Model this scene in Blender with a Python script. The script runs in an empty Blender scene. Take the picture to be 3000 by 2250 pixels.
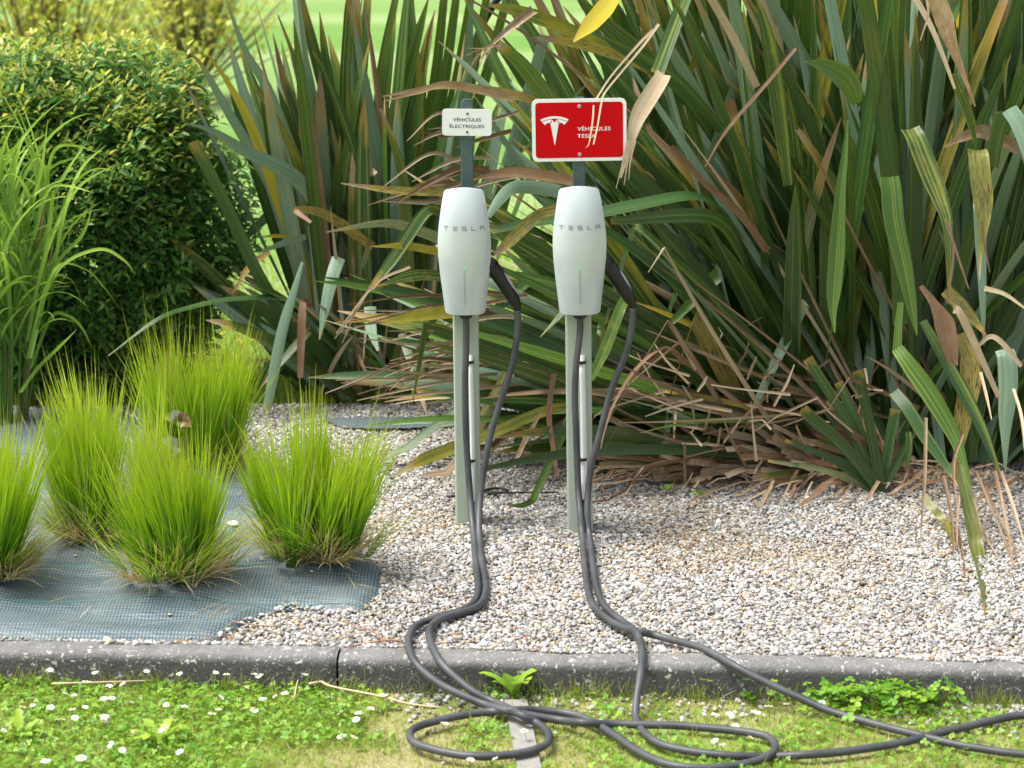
import bpy, math, random
import numpy as np
from mathutils import Vector, Matrix

random.seed(7)
rng = np.random.default_rng(7)
R = math.radians
scene = bpy.context.scene
col = scene.collection

# ------------------------------------------------------------------ camera, sky, sun, exposure
CAM_H, PITCH, FPX = 2.03, R(13.07), 7000.0          # lens given in pixels of the 3000 px wide photograph
cam_d = bpy.data.cameras.new('camera')
cam = bpy.data.objects.new('camera', cam_d)
col.objects.link(cam)
cam.location = (0, 0, CAM_H)
cam.rotation_euler = (R(90) - PITCH, 0, 0)
cam_d.sensor_fit = 'HORIZONTAL'
cam_d.sensor_width = 36.0
cam_d.lens = FPX / 3000.0 * 36.0
cam_d.clip_end = 2000
cam_d.dof.use_dof = True
cam_d.dof.focus_distance = 6.95
cam_d.dof.aperture_fstop = 4.5
scene.camera = cam

SUN_EL, SUN_AZ = R(64), R(264)                       # azimuth measured clockwise from +Y: high, to the left and a little behind the camera
world = bpy.data.worlds.new('World')
scene.world = world
world.use_nodes = True
wn = world.node_tree
wn.nodes.clear()
sky = wn.nodes.new('ShaderNodeTexSky')
sky.sky_type = 'NISHITA'
sky.sun_disc = False
sky.sun_elevation = SUN_EL
sky.sun_rotation = SUN_AZ
sky.air_density = 1.0
sky.dust_density = 4.0
sky.ozone_density = 1.0
hsv = wn.nodes.new('ShaderNodeHueSaturation')        # a veil of bright cloud: the same sky, nearly white
hsv.inputs['Saturation'].default_value = 0.32
bg = wn.nodes.new('ShaderNodeBackground')
bg.inputs['Strength'].default_value = 0.10
wo = wn.nodes.new('ShaderNodeOutputWorld')
wn.links.new(sky.outputs['Color'], hsv.inputs['Color'])
wn.links.new(hsv.outputs['Color'], bg.inputs['Color'])
wn.links.new(bg.outputs['Background'], wo.inputs['Surface'])

sun_d = bpy.data.lights.new('sun', 'SUN')
sun = bpy.data.objects.new('sun', sun_d)
col.objects.link(sun)
sun_d.energy = 2.4
sun_d.angle = R(28)
sun_d.color = (1.0, 0.96, 0.9)
sun_dir = Vector((math.sin(SUN_AZ) * math.cos(SUN_EL), math.cos(SUN_AZ) * math.cos(SUN_EL), math.sin(SUN_EL)))
sun.rotation_euler = (-sun_dir).to_track_quat('-Z', 'Y').to_euler()
sun.location = sun_dir * 30

scene.view_settings.view_transform = 'Standard'
scene.view_settings.look = 'None'
scene.view_settings.exposure = 1.32
scene.view_settings.gamma = 1.0
scene.view_settings.use_curve_mapping = False
scene.render.engine = 'CYCLES'
scene.cycles.use_denoising = True
scene.cycles.max_bounces = 8
scene.cycles.transparent_max_bounces = 8
scene.cycles.sample_clamp_indirect = 6.0

# ------------------------------------------------------------------ from the photograph's pixels to places
_f = np.array([0, math.cos(PITCH), -math.sin(PITCH)])
_u = np.array([0, math.sin(PITCH), math.cos(PITCH)])
_r = np.array([1.0, 0, 0])
CP = np.array([0, 0, CAM_H])

def ray(px, py):
    return _f + _r * (px - 1500) / FPX + _u * (1125 - py) / FPX

def gp(px, py, z=0.0):                               # the point on the level z seen at a pixel
    d = ray(px, py)
    return CP + d * ((z - CAM_H) / d[2])

def yp(px, py, Y):                                   # the point at distance Y seen at a pixel
    d = ray(px, py)
    return CP + d * (Y / d[1])

def proj(P):
    P = np.atleast_2d(P) - CP
    w = P @ _f
    return 1500 + FPX * (P @ _r) / w, 1125 - FPX * (P @ _u) / w

def in_frame(P, m=300):
    x, y = proj(P)
    return bool(np.any((x > -m) & (x < 3000 + m) & (y > -m) & (y < 2250 + m)))

# ------------------------------------------------------------------ small helpers
def nrm(v):
    v = np.asarray(v, float)
    return v / max(1e-9, np.linalg.norm(v))

def tag(o, label=None, cat=None, group=None, kind=None):
    if label: o['label'] = label
    if cat: o['category'] = cat
    if group: o['group'] = group
    if kind: o['kind'] = kind
    return o

def empty(name, loc=(0, 0, 0)):
    o = bpy.data.objects.new(name, None)
    o.empty_display_size = 0.05
    o.location = loc
    col.objects.link(o)
    return o

def link(name, me, mat=None, parent=None, smooth=False):
    o = bpy.data.objects.new(name, me)
    col.objects.link(o)
    if mat is not None and len(me.materials) == 0:
        me.materials.append(mat)
    if parent is not None:
        o.parent = parent
    if smooth:
        me.polygons.foreach_set('use_smooth', [True] * len(me.polygons))
    return o

def mesh(name, V, F, uv=None, attr=None, smooth=False):
    V = np.asarray(V, float).reshape(-1, 3)
    me = bpy.data.meshes.new(name)
    same = isinstance(F, np.ndarray) or len({len(f) for f in F}) == 1
    if same:
        F = np.asarray(F)                                   # all faces with the same number of corners
        n, k = F.shape
        me.vertices.add(len(V)); me.vertices.foreach_set('co', V.ravel())
        me.loops.add(n * k); me.loops.foreach_set('vertex_index', F.ravel().astype(np.int32))
        me.polygons.add(n)
        me.polygons.foreach_set('loop_start', np.arange(0, n * k, k, dtype=np.int32))
        me.update(calc_edges=True)
    else:
        me.from_pydata([tuple(v) for v in V], [], [tuple(f) for f in F])
    if uv is not None:
        l = me.uv_layers.new(name='UVMap')
        idx = np.empty(len(me.loops), np.int32)
        me.loops.foreach_get('vertex_index', idx)
        l.data.foreach_set('uv', np.asarray(uv, np.float32)[idx].ravel())
    if attr is not None:
        for k, a in attr.items():
            at = me.attributes.new(k, 'FLOAT_COLOR', 'POINT')
            at.data.foreach_set('color', np.asarray(a, np.float32).ravel())
    if smooth:
        me.polygons.foreach_set('use_smooth', np.ones(len(me.polygons), bool))
    me.validate()
    return me

class MB:                                             # gathers pieces that are ONE thing or part
    def __init__(s): s.V, s.F, s.n = [], [], 0
    def add(s, V, F):
        V = np.asarray(V, float).reshape(-1, 3)
        s.V.append(V); s.F += [tuple(i + s.n for i in f) for f in F]; s.n += len(V)
        return s
    def build(s, name, mat, parent=None, smooth=False):
        me = bpy.data.meshes.new(name)
        me.from_pydata([tuple(v) for v in np.concatenate(s.V)], [], s.F)
        me.validate()
        return link(name, me, mat, parent, smooth)

def box(c, s):
    c, s = np.array(c, float), np.array(s, float) / 2
    V = [c + s * np.array([x, y, z]) for z in (-1, 1) for y in (-1, 1) for x in (-1, 1)]
    return V, [(0, 2, 3, 1), (4, 5, 7, 6), (0, 1, 5, 4), (2, 6, 7, 3), (0, 4, 6, 2), (1, 3, 7, 5)]

def bevel(o, w, seg=2):
    m = o.modifiers.new('bevel', 'BEVEL')
    m.width = w; m.segments = seg; m.limit_method = 'ANGLE'
    return o

def catmull(P, n=8):
    P = np.asarray(P, float)
    Q = np.vstack([2 * P[0] - P[1], P, 2 * P[-1] - P[-2]])
    out = []
    for i in range(1, len(Q) - 2):
        p0, p1, p2, p3 = Q[i - 1], Q[i], Q[i + 1], Q[i + 2]
        for t in np.linspace(0, 1, n, endpoint=False):
            out.append(0.5 * ((2 * p1) + (p2 - p0) * t + (2 * p0 - 5 * p1 + 4 * p2 - p3) * t * t + (3 * p1 - p0 - 3 * p2 + p3) * t ** 3))
    out.append(Q[-2])
    return np.array(out)

def tangents(P):
    T = np.gradient(P, axis=0)
    return T / np.maximum(1e-9, np.linalg.norm(T, axis=1))[:, None]

def tube(P, rad, k=10, flat=1.0, up=(0, 0, 1), caps=True):
    P = np.asarray(P, float); T = tangents(P)
    rad = np.broadcast_to(np.asarray(rad, float), (len(P),))
    s = np.cross(T[0], up)
    if np.linalg.norm(s) < 1e-3: s = np.cross(T[0], (0, 1, 0))
    s = nrm(s); V, F = [], []
    for i in range(len(P)):
        s = nrm(s - T[i] * np.dot(s, T[i])); n = np.cross(s, T[i])
        for j in range(k):
            a = 2 * math.pi * j / k
            V.append(P[i] + rad[i] * (math.cos(a) * s + flat * math.sin(a) * n))
    for i in range(len(P) - 1):
        for j in range(k):
            j2 = (j + 1) % k
            F.append((i * k + j, i * k + j2, (i + 1) * k + j2, (i + 1) * k + j))
    if caps:
        F.append(tuple(range(k - 1, -1, -1))); F.append(tuple((len(P) - 1) * k + j for j in range(k)))
    return np.array(V), F

def ribbon(P, W, N, fold=0.25, ncol=2, twist=0.0, face=False):
    """a leaf blade along P, width W, its face turned to N; returns vertices, quads and (u,v)"""
    P = np.asarray(P, float); n = len(P); T = tangents(P)
    W = np.broadcast_to(np.asarray(W, float), (n,)); twist = np.broadcast_to(np.asarray(twist, float), (n,))
    s = np.cross(T[0], N)
    if np.linalg.norm(s) < 1e-3: s = np.cross(T[0], (1, 0.3, 0.2))
    s = nrm(s)
    us = np.linspace(-1, 1, ncol + 1)
    d = np.r_[0, np.cumsum(np.linalg.norm(np.diff(P, axis=0), axis=1))]; d /= max(d[-1], 1e-9)
    V = np.empty((n, ncol + 1, 3)); UV = np.empty((n, ncol + 1, 2))
    for i in range(n):
        s = nrm(np.cross(T[i], N)) if face else nrm(s - T[i] * np.dot(s, T[i])); nn = np.cross(s, T[i])
        c, q = math.cos(twist[i]), math.sin(twist[i])
        s2, n2 = s * c + nn * q, nn * c - s * q
        V[i] = P[i] + us[:, None] * s2 * W[i] / 2 + (np.abs(us) * fold * W[i] / 2)[:, None] * n2
        UV[i, :, 0] = (us + 1) / 2; UV[i, :, 1] = d[i]
    k = ncol + 1
    a = (np.arange(n - 1)[:, None] * k + np.arange(ncol)[None, :]).ravel()
    F = np.stack([a, a + 1, a + 1 + k, a + k], 1)
    return V.reshape(-1, 3), F, UV.reshape(-1, 2)

def vnoise(x, y, s=1.0, seed=0):                      # smooth 2-D value noise, 0..1
    g = np.random.default_rng(seed).random((64, 64))
    x, y = np.asarray(x) * s + 31.7, np.asarray(y) * s + 17.3
    xi, yi = np.floor(x).astype(int), np.floor(y).astype(int)
    fx, fy = x - xi, y - yi
    fx, fy = fx * fx * (3 - 2 * fx), fy * fy * (3 - 2 * fy)
    a, b, c, d = g[xi % 64, yi % 64], g[(xi + 1) % 64, yi % 64], g[xi % 64, (yi + 1) % 64], g[(xi + 1) % 64, (yi + 1) % 64]
    return (a * (1 - fx) + b * fx) * (1 - fy) + (c * (1 - fx) + d * fx) * fy

def inside(x, y, poly):
    x, y = np.asarray(x, float), np.asarray(y, float)
    r = np.zeros(x.shape, bool); n = len(poly)
    for i in range(n):
        (x1, y1), (x2, y2) = poly[i], poly[(i + 1) % n]
        c = ((y1 > y) != (y2 > y)) & (x < (x2 - x1) * (y - y1) / (y2 - y1 + 1e-12) + x1)
        r ^= c
    return r

# ------------------------------------------------------------------ materials
class NT:
    def __init__(s, name):
        s.m = bpy.data.materials.new(name); s.m.use_nodes = True
        s.t = s.m.node_tree; s.t.nodes.clear()
        s.out = s.t.nodes.new('ShaderNodeOutputMaterial')
    def new(s, ty, **props):
        n = s.t.nodes.new(ty)
        for k, v in props.items(): setattr(n, k, v)
        return n
    def put(s, sock, v):
        if isinstance(v, bpy.types.NodeSocket): s.t.links.new(v, sock)
        elif v is not None:
            if sock.type == 'RGBA' and len(v) == 3: v = (*v, 1)
            sock.default_value = v
    def math(s, op, a, b=None, c=None, clamp=False):
        n = s.new('ShaderNodeMath', operation=op, use_clamp=clamp)
        for i, v in enumerate((a, b, c)):
            if v is not None: s.put(n.inputs[i], v)
        return n.outputs[0]
    def mix(s, f, a, b, blend='MIX'):
        n = s.new('ShaderNodeMix', data_type='RGBA', blend_type=blend)
        s.put(n.inputs[0], f); s.put(n.inputs[6], a); s.put(n.inputs[7], b)
        return n.outputs[2]
    def ramp(s, f, stops, interp='LINEAR'):
        n = s.new('ShaderNodeValToRGB'); e = n.color_ramp.elements; n.color_ramp.interpolation = interp
        while len(e) < len(stops): e.new(0.5)
        for i, (p, c) in enumerate(stops):
            e[i].position = p
            e[i].color = (c, c, c, 1) if isinstance(c, (int, float)) else (*c, 1)
        s.put(n.inputs[0], f)
        return n.outputs[0]
    def noise(s, vec, scale, detail=3.0, rough=0.55, color=False):
        n = s.new('ShaderNodeTexNoise')
        if vec is not None: s.put(n.inputs['Vector'], vec)
        n.inputs['Scale'].default_value = scale; n.inputs['Detail'].default_value = detail; n.inputs['Roughness'].default_value = rough
        return n.outputs['Color' if color else 'Fac']
    def voro(s, vec, scale, feature='F1'):
        n = s.new('ShaderNodeTexVoronoi', feature=feature)
        if vec is not None: s.put(n.inputs['Vector'], vec)
        n.inputs['Scale'].default_value = scale
        return n
    def xyz(s, x, y, z=0.0):
        n = s.new('ShaderNodeCombineXYZ')
        for i, v in enumerate((x, y, z)): s.put(n.inputs[i], v)
        return n.outputs[0]
    def sep(s, v):
        n = s.new('ShaderNodeSeparateXYZ'); s.put(n.inputs[0], v); return n.outputs
    def coord(s, which='Object'):
        return s.new('ShaderNodeTexCoord').outputs[which]
    def attr(s, name, kind='GEOMETRY'):
        n = s.new('ShaderNodeAttribute', attribute_name=name, attribute_type=kind)
        return n.outputs['Color'], n.outputs['Alpha']
    def bump(s, h, strength=0.3, dist=0.01):
        n = s.new('ShaderNodeBump'); n.inputs['Strength'].default_value = strength; n.inputs['Distance'].default_value = dist
        s.put(n.inputs['Height'], h); return n.outputs[0]
    def pbr(s, color, rough=0.5, metal=0.0, normal=None, spec=0.5, coat=0.0, emit=None, emit_s=0.0, trans=None, trans_f=0.3, coat_r=0.05):
        b = s.new('ShaderNodeBsdfPrincipled')
        s.put(b.inputs['Base Color'], color); s.put(b.inputs['Roughness'], rough); s.put(b.inputs['Metallic'], metal)
        s.put(b.inputs['Specular IOR Level'], spec); s.put(b.inputs['Coat Weight'], coat); b.inputs['Coat Roughness'].default_value = coat_r
        if normal is not None: s.put(b.inputs['Normal'], normal)
        if emit is not None: s.put(b.inputs['Emission Color'], emit); b.inputs['Emission Strength'].default_value = emit_s
        o = b.outputs[0]
        if trans is not None:
            t = s.new('ShaderNodeBsdfTranslucent'); s.put(t.inputs[0], trans)
            m = s.new('ShaderNodeMixShader'); s.put(m.inputs[0], trans_f)
            s.t.links.new(o, m.inputs[1]); s.t.links.new(t.outputs[0], m.inputs[2]); o = m.outputs[0]
        s.t.links.new(o, s.out.inputs[0])
        return s.m

def plain(name, c, rough=0.5, metal=0.0, **k):
    t = NT(name)
    n = t.noise(t.coord(), 40, 4)
    return t.pbr(t.mix(t.math('MULTIPLY', n, 0.25), c, tuple(x * 0.6 for x in c)), rough, metal, **k)

def mat_flax():
    t = NT('flax_leaf')
    c, age0 = t.attr('leaf'); s = t.sep(c); seed, yel, dead = s[0], s[1], s[2]
    uv = t.sep(t.coord('UV')); u, v = uv[0], uv[1]
    sd = t.math('MULTIPLY', seed, 61.0)
    stripe = t.noise(t.xyz(t.math('MULTIPLY_ADD', u, 7.0, sd), t.math('MULTIPLY', v, 0.35), sd), 1.0, 3, 0.7)
    fine = t.ramp(t.noise(t.xyz(t.math('MULTIPLY_ADD', u, 34.0, sd), t.math('MULTIPLY', v, 1.2), sd), 1.0, 2, 0.6), [(0.32, 0.0), (0.68, 1.0)])
    patch = t.noise(t.xyz(t.math('MULTIPLY', u, 1.3), t.math('MULTIPLY_ADD', v, 7.0, sd), sd), 1.0, 3, 0.6)
    green = t.ramp(seed, [(0.0, (0.005, 0.026, 0.011)), (0.55, (0.015, 0.058, 0.014)), (1.0, (0.065, 0.135, 0.018))])
    green = t.mix(t.math('MULTIPLY', fine, 0.5), green, (0.075, 0.16, 0.04))
    sm = t.ramp(stripe, [(0.50, 0.0), (0.62, 1.0)])
    green = t.mix(t.math('MULTIPLY', sm, t.math('MULTIPLY_ADD', yel, 1.1, 0.16), clamp=True), green, (0.26, 0.32, 0.05))
    # whole-leaf yellowing
    yf = t.math('MULTIPLY', t.ramp(t.math('ADD', yel, t.math('MULTIPLY', t.math('SUBTRACT', patch, 0.5), 0.5)), [(0.62, 0.0), (0.95, 1.0)]), 0.9)
    green = t.mix(yf, green, t.mix(fine, (0.62, 0.40, 0.03), (0.5, 0.48, 0.05)))
    # bluish bloom on the lower face
    back = t.new('ShaderNodeNewGeometry').outputs['Backfacing']
    bloom = t.mix(fine, (0.115, 0.215, 0.155), (0.28, 0.40, 0.30))
    bloom = t.mix(t.math('MULTIPLY', sm, 0.35), bloom, (0.42, 0.46, 0.22))
    live = t.mix(t.math('MULTIPLY', back, 0.8), green, bloom)
    # thin orange-brown margins
    edge = t.math('ABSOLUTE', t.math('SUBTRACT', u, 0.5))
    live = t.mix(t.ramp(edge, [(0.484, 0.0), (0.497, 0.7)]), live, (0.13, 0.08, 0.02))
    # dark streaks and browning tips
    streak = t.noise(t.xyz(t.math('MULTIPLY_ADD', u, 15.0, sd), t.math('MULTIPLY', v, 11.0), sd), 1.0, 3, 0.65)
    age = t.math('ADD', age0, t.math('MULTIPLY', t.math('SUBTRACT', patch, 0.5), 0.5))
    sk = t.math('MULTIPLY', t.ramp(streak, [(0.52, 0.0), (0.60, 1.0)]), t.ramp(age, [(0.35, 0.0), (0.7, 1.0)]))
    live = t.mix(t.math('MULTIPLY', t.ramp(age, [(0.42, 0.0), (0.85, 1.0)]), 0.75), live, t.mix(fine, (0.38, 0.30, 0.06), (0.50, 0.34, 0.10)))
    live = t.mix(t.math('MULTIPLY', sk, 0.9), live, (0.05, 0.022, 0.012))
    tan = t.mix(fine, (0.15, 0.075, 0.032), (0.38, 0.265, 0.15))
    tan = t.mix(t.ramp(patch, [(0.45, 0.0), (0.75, 0.8)]), tan, (0.46, 0.40, 0.31))
    tan = t.mix(t.ramp(stripe, [(0.55, 0.0), (0.7, 0.75)]), tan, (0.10, 0.05, 0.025))
    tan = t.mix(t.ramp(seed, [(0.15, 0.75), (0.45, 0.0)]), tan, t.mix(fine, (0.09, 0.038, 0.018), (0.24, 0.12, 0.06)))
    tan = t.mix(t.ramp(seed, [(0.62, 0.0), (0.9, 0.65)]), tan, t.mix(fine, (0.40, 0.31, 0.18), (0.62, 0.54, 0.38)))
    tip = t.math('ADD', t.math('MULTIPLY', v, 0.80), t.math('MULTIPLY', t.math('SUBTRACT', t.math('ADD', streak, patch), 1.0), 0.16))
    tipf = t.ramp(t.math('ADD', tip, t.math('MULTIPLY', age0, 0.30)), [(0.84, 0.0), (0.90, 1.0)])
    live = t.mix(t.ramp(t.math('ADD', tip, t.math('MULTIPLY', age0, 0.30)), [(0.79, 0.0), (0.85, 0.7)]), live, (0.42, 0.25, 0.04))
    d = t.math('MAXIMUM', tipf, dead)
    c = t.mix(d, live, tan)
    rough = t.math('MULTIPLY_ADD', d, 0.35, 0.30)
    h = t.math('ADD', t.math('MULTIPLY', fine, 0.6), stripe)
    return t.pbr(c, rough, 0, t.bump(h, 0.25, 0.002), 0.42, trans=t.mix(0.5, c, t.mix(d, (0.22, 0.34, 0.03), (0.3, 0.18, 0.06))), trans_f=t.math('MULTIPLY_ADD', d, -0.04, 0.10))

def mat_grass(name, lo, mid, hi, tipc, tipa=0.92, trans=0.35, rough=0.5):
    t = NT(name)
    c, dead = t.attr('leaf'); s = t.sep(c); seed, v = s[0], s[1]
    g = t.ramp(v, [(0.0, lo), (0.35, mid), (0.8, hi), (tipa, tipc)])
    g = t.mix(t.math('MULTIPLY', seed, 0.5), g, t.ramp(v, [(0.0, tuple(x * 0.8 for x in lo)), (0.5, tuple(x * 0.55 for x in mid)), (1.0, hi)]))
    straw = t.mix(seed, (0.40, 0.28, 0.13), (0.62, 0.50, 0.30))
    c = t.mix(dead, g, straw)
    return t.pbr(c, rough, 0, None, 0.35, trans=c, trans_f=trans)

def mat_shrub(name, a, b, young, trans=0.3):
    t = NT(name)
    c, al = t.attr('leaf'); s = t.sep(c); seed, yg = s[0], s[1]
    uv = t.sep(t.coord('UV'))
    g = t.mix(seed, a, b)
    y = t.mix(seed, young[0], young[1])
    g = t.mix(yg, g, y)
    mid = t.ramp(t.math('ABSOLUTE', t.math('SUBTRACT', uv[0], 0.5)), [(0.0, 0.45), (0.07, 0.0)])
    g = t.mix(mid, g, t.mix(0.5, g, (0.3, 0.36, 0.12)))
    back = t.new('ShaderNodeNewGeometry').outputs['Backfacing']
    g2 = t.mix(t.math('MULTIPLY', back, 0.35), g, (0.20, 0.27, 0.16))
    return t.pbr(g2, 0.4, 0, None, 0.45, trans=g, trans_f=trans)

M = {}
M['flax'] = mat_flax()
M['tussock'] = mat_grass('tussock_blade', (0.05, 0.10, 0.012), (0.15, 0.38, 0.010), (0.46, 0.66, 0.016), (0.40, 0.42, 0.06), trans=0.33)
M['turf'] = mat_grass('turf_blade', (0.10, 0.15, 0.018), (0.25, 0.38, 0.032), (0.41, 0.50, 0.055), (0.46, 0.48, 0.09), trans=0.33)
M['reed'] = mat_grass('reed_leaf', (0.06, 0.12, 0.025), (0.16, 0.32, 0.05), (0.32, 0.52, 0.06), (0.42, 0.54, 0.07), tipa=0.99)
M['shrub'] = mat_shrub('shrub_leaf', (0.045, 0.18, 0.035), (0.13, 0.32, 0.06), ((0.44, 0.60, 0.05), (0.66, 0.48, 0.09)), 0.33)
M['yellow_bush'] = mat_shrub('yellow_bush_leaf', (0.34, 0.42, 0.05), (0.52, 0.56, 0.08), ((0.72, 0.68, 0.10), (0.62, 0.55, 0.08)), trans=0.45)
M['clover'] = mat_shrub('clover_leaf', (0.10, 0.29, 0.02), (0.22, 0.44, 0.04), ((0.46, 0.60, 0.06), (0.36, 0.54, 0.07)), 0.4)

t = NT('bark'); n = t.noise(t.coord(), 60, 4)
M['bark'] = t.pbr(t.mix(n, (0.05, 0.03, 0.02), (0.16, 0.10, 0.07)), 0.85, 0, t.bump(n, 0.5, 0.004))
t = NT('red_twig'); n = t.noise(t.coord(), 90, 4)
M['twig'] = t.pbr(t.mix(n, (0.20, 0.07, 0.04), (0.42, 0.22, 0.14)), 0.7, 0, t.bump(n, 0.4, 0.003))

# gravel: colour of each stone comes with the stone
t = NT('pebble'); c, _ = t.attr('pebble_colour', 'INSTANCER')
o = t.coord('Object'); n = t.noise(o, 1.6, 3)
M['pebble'] = t.pbr(t.mix(t.math('MULTIPLY', n, 0.35), c, t.mix(0.5, c, (0.25, 0.2, 0.15))), 0.55, 0, None, 0.4)
t = NT('gravel_base'); p = t.coord(); n = t.voro(p, 95).outputs['Color']; n2 = t.noise(p, 3, 4)
M['gravel_base'] = t.pbr(t.mix(n2, t.mix(t.sep(n)[0], (0.07, 0.06, 0.05), (0.22, 0.20, 0.18)), (0.13, 0.11, 0.09)), 0.9, 0, t.bump(t.sep(n)[1], 0.6, 0.01))

# woven ground-cover fabric
t = NT('ground_fabric'); p = t.coord(); s = t.sep(p)
wx = t.new('ShaderNodeTexWave', wave_type='BANDS', bands_direction='X'); wx.inputs['Scale'].default_value = 34; t.put(wx.inputs['Vector'], p)
wy = t.new('ShaderNodeTexWave', wave_type='BANDS', bands_direction='Y'); wy.inputs['Scale'].default_value = 24; t.put(wy.inputs['Vector'], p)
weave = t.math('MULTIPLY', wx.outputs['Fac'], wy.outputs['Fac'])
dirt = t.noise(p, 5, 5, 0.65)
cc = t.mix(weave, (0.045, 0.075, 0.088), (0.18, 0.235, 0.26))
cc = t.mix(t.ramp(dirt, [(0.45, 0.0), (0.75, 0.55)]), cc, (0.20, 0.22, 0.22))
crease = t.noise(t.xyz(t.math('MULTIPLY', s[0], 4.0), t.math('MULTIPLY_ADD', s[1], 22.0, t.math('MULTIPLY', s[0], 5.0)), 0), 1.0, 4, 0.6)
bn = t.new('ShaderNodeBump'); bn.inputs['Strength'].default_value = 0.5; bn.inputs['Distance'].default_value = 0.02; t.put(bn.inputs['Height'], crease)
b2 = t.new('ShaderNodeBump'); b2.inputs['Strength'].default_value = 0.4; b2.inputs['Distance'].default_value = 0.003; t.put(b2.inputs['Height'], weave); t.t.links.new(bn.outputs[0], b2.inputs['Normal'])
M['fabric'] = t.pbr(cc, 0.5, 0, b2.outputs[0], 0.55)
M['fabric_thread'] = plain('fabric_thread', (0.08, 0.42, 0.36), 0.5)

# concrete with lichen
t = NT('kerb_concrete'); p = t.coord(); n = t.noise(p, 14, 6, 0.7); n2 = t.noise(p, 120, 4, 0.7)
cc = t.mix(n, (0.045, 0.045, 0.047), (0.16, 0.157, 0.152)); cc = t.mix(t.math('MULTIPLY', n2, 0.5), cc, (0.06, 0.058, 0.058))
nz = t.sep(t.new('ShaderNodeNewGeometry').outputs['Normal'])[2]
pale_top = t.math('MULTIPLY', t.ramp(nz, [(0.3, 0.0), (0.85, 0.95)]), t.ramp(n, [(0.3, 0.4), (0.7, 1.0)]))  # mask: paler concrete where the surface turns upward
cc = t.mix(pale_top, cc, t.mix(n2, (0.13, 0.128, 0.125), (0.36, 0.355, 0.345)))
v1 = t.voro(t.mix(0.06, p, t.noise(p, 40, 2, color=True)), 34).outputs['Distance']
v2 = t.voro(t.mix(0.04, p, t.noise(p, 60, 2, color=True)), 85).outputs['Distance']
li = t.math('MULTIPLY', t.ramp(v1, [(0.16, 1.0), (0.26, 0.0)]), t.ramp(t.noise(p, 9, 3), [(0.47, 0.0), (0.53, 1.0)]))
li2 = t.math('MULTIPLY', t.ramp(v2, [(0.14, 1.0), (0.26, 0.0)]), t.ramp(t.noise(p, 13, 3), [(0.40, 0.0), (0.5, 1.0)]))
cc = t.mix(t.math('MULTIPLY', t.math('MAXIMUM', li, li2), 0.85), cc, t.mix(n2, (0.50, 0.50, 0.44), (0.66, 0.66, 0.60)))
M['kerb'] = t.pbr(cc, 0.9, 0, t.bump(t.math('ADD', n, t.math('MULTIPLY', n2, 1.1)), 0.8, 0.008), 0.3)
t = NT('strip_concrete'); p = t.coord(); n = t.noise(p, 60, 5, 0.7)
M['strip'] = t.pbr(t.mix(n, (0.15, 0.145, 0.135), (0.34, 0.325, 0.30)), 0.9, 0, t.bump(n, 0.4, 0.003))

# turf soil, and the mown lawn beyond it
t = NT('lawn_ground'); p = t.coord(); s = t.sep(p)
n = t.noise(p, 2.2, 5, 0.7); n2 = t.noise(p, 45, 4, 0.7); n3 = t.noise(t.xyz(t.math('MULTIPLY', s[0], 0.15), s[1], 0), 0.35, 3)
soil = t.mix(n2, (0.16, 0.15, 0.05), (0.40, 0.36, 0.20)); soil = t.mix(t.ramp(n, [(0.4, 0.0), (0.62, 0.8)]), soil, (0.16, 0.25, 0.05))
far = t.mix(n2, (0.085, 0.20, 0.03), (0.15, 0.27, 0.055)); far = t.mix(t.ramp(n3, [(0.4, 0.0), (0.66, 0.7)]), far, (0.29, 0.36, 0.16))
cc = t.mix(t.ramp(t.math('DIVIDE', s[1], 20.0), [(0.39, 0.0), (0.42, 1.0)]), soil, far)
M['lawn'] = t.pbr(cc, 0.9, 0, t.bump(n2, 0.5, 0.02), 0.2)

# the chargers
t = NT('silver_shell'); p = t.coord(); n = t.noise(p, 14, 5, 0.7); n2 = t.noise(p, 55, 3, 0.6)
M['shell'] = t.pbr(t.mix(t.math('MULTIPLY', n, 0.22), (0.52, 0.585, 0.605), (0.44, 0.50, 0.52)), t.math('MULTIPLY_ADD', n2, 0.12, 0.09), 0.06, None, 0.5, coat=0.6)
M['black'] = plain('black_plastic', (0.006, 0.006, 0.007), 0.3)
M['grip_strip'] = plain('grey_grip_strip', (0.34, 0.36, 0.38), 0.3)
M['wordmark'] = plain('grey_wordmark', (0.21, 0.225, 0.23), 0.3)
M['groove'] = plain('groove', (0.40, 0.435, 0.43), 0.3)
t = NT('status_light'); M['status'] = t.pbr((0.25, 0.8, 0.65), 0.3, emit=(0.2, 1.0, 0.75), emit_s=0.03)
t = NT('pedestal_paint'); p = t.coord(); n = t.noise(p, 9, 5, 0.7); s = t.sep(p)
n2 = t.noise(t.xyz(t.math('MULTIPLY', s[0], 30), t.math('MULTIPLY', s[1], 30), t.math('MULTIPLY', s[2], 2)), 1.0, 4)
cc = t.mix(n, (0.36, 0.43, 0.35), (0.42, 0.485, 0.405)); cc = t.mix(t.ramp(n2, [(0.55, 0.0), (0.8, 0.35)]), cc, (0.22, 0.26, 0.19))
M['pedestal'] = t.pbr(cc, 0.48, 0, None, 0.4)
t = NT('cable_rubber'); uv = t.sep(t.coord('UV')); p = t.coord(); n = t.noise(p, 130, 3, 0.6); n2 = t.noise(p, 9, 4, 0.6)
cc = t.mix(n, (0.028, 0.03, 0.034), (0.06, 0.064, 0.07)); cc = t.mix(t.ramp(n2, [(0.4, 0.0), (0.75, 0.7)]), cc, (0.11, 0.115, 0.12))
M['cable'] = t.pbr(cc, 0.5, 0, t.bump(n, 0.15, 0.001), 0.45)
M['white_plastic'] = plain('white_conduit', (0.78, 0.78, 0.78), 0.45)
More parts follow.
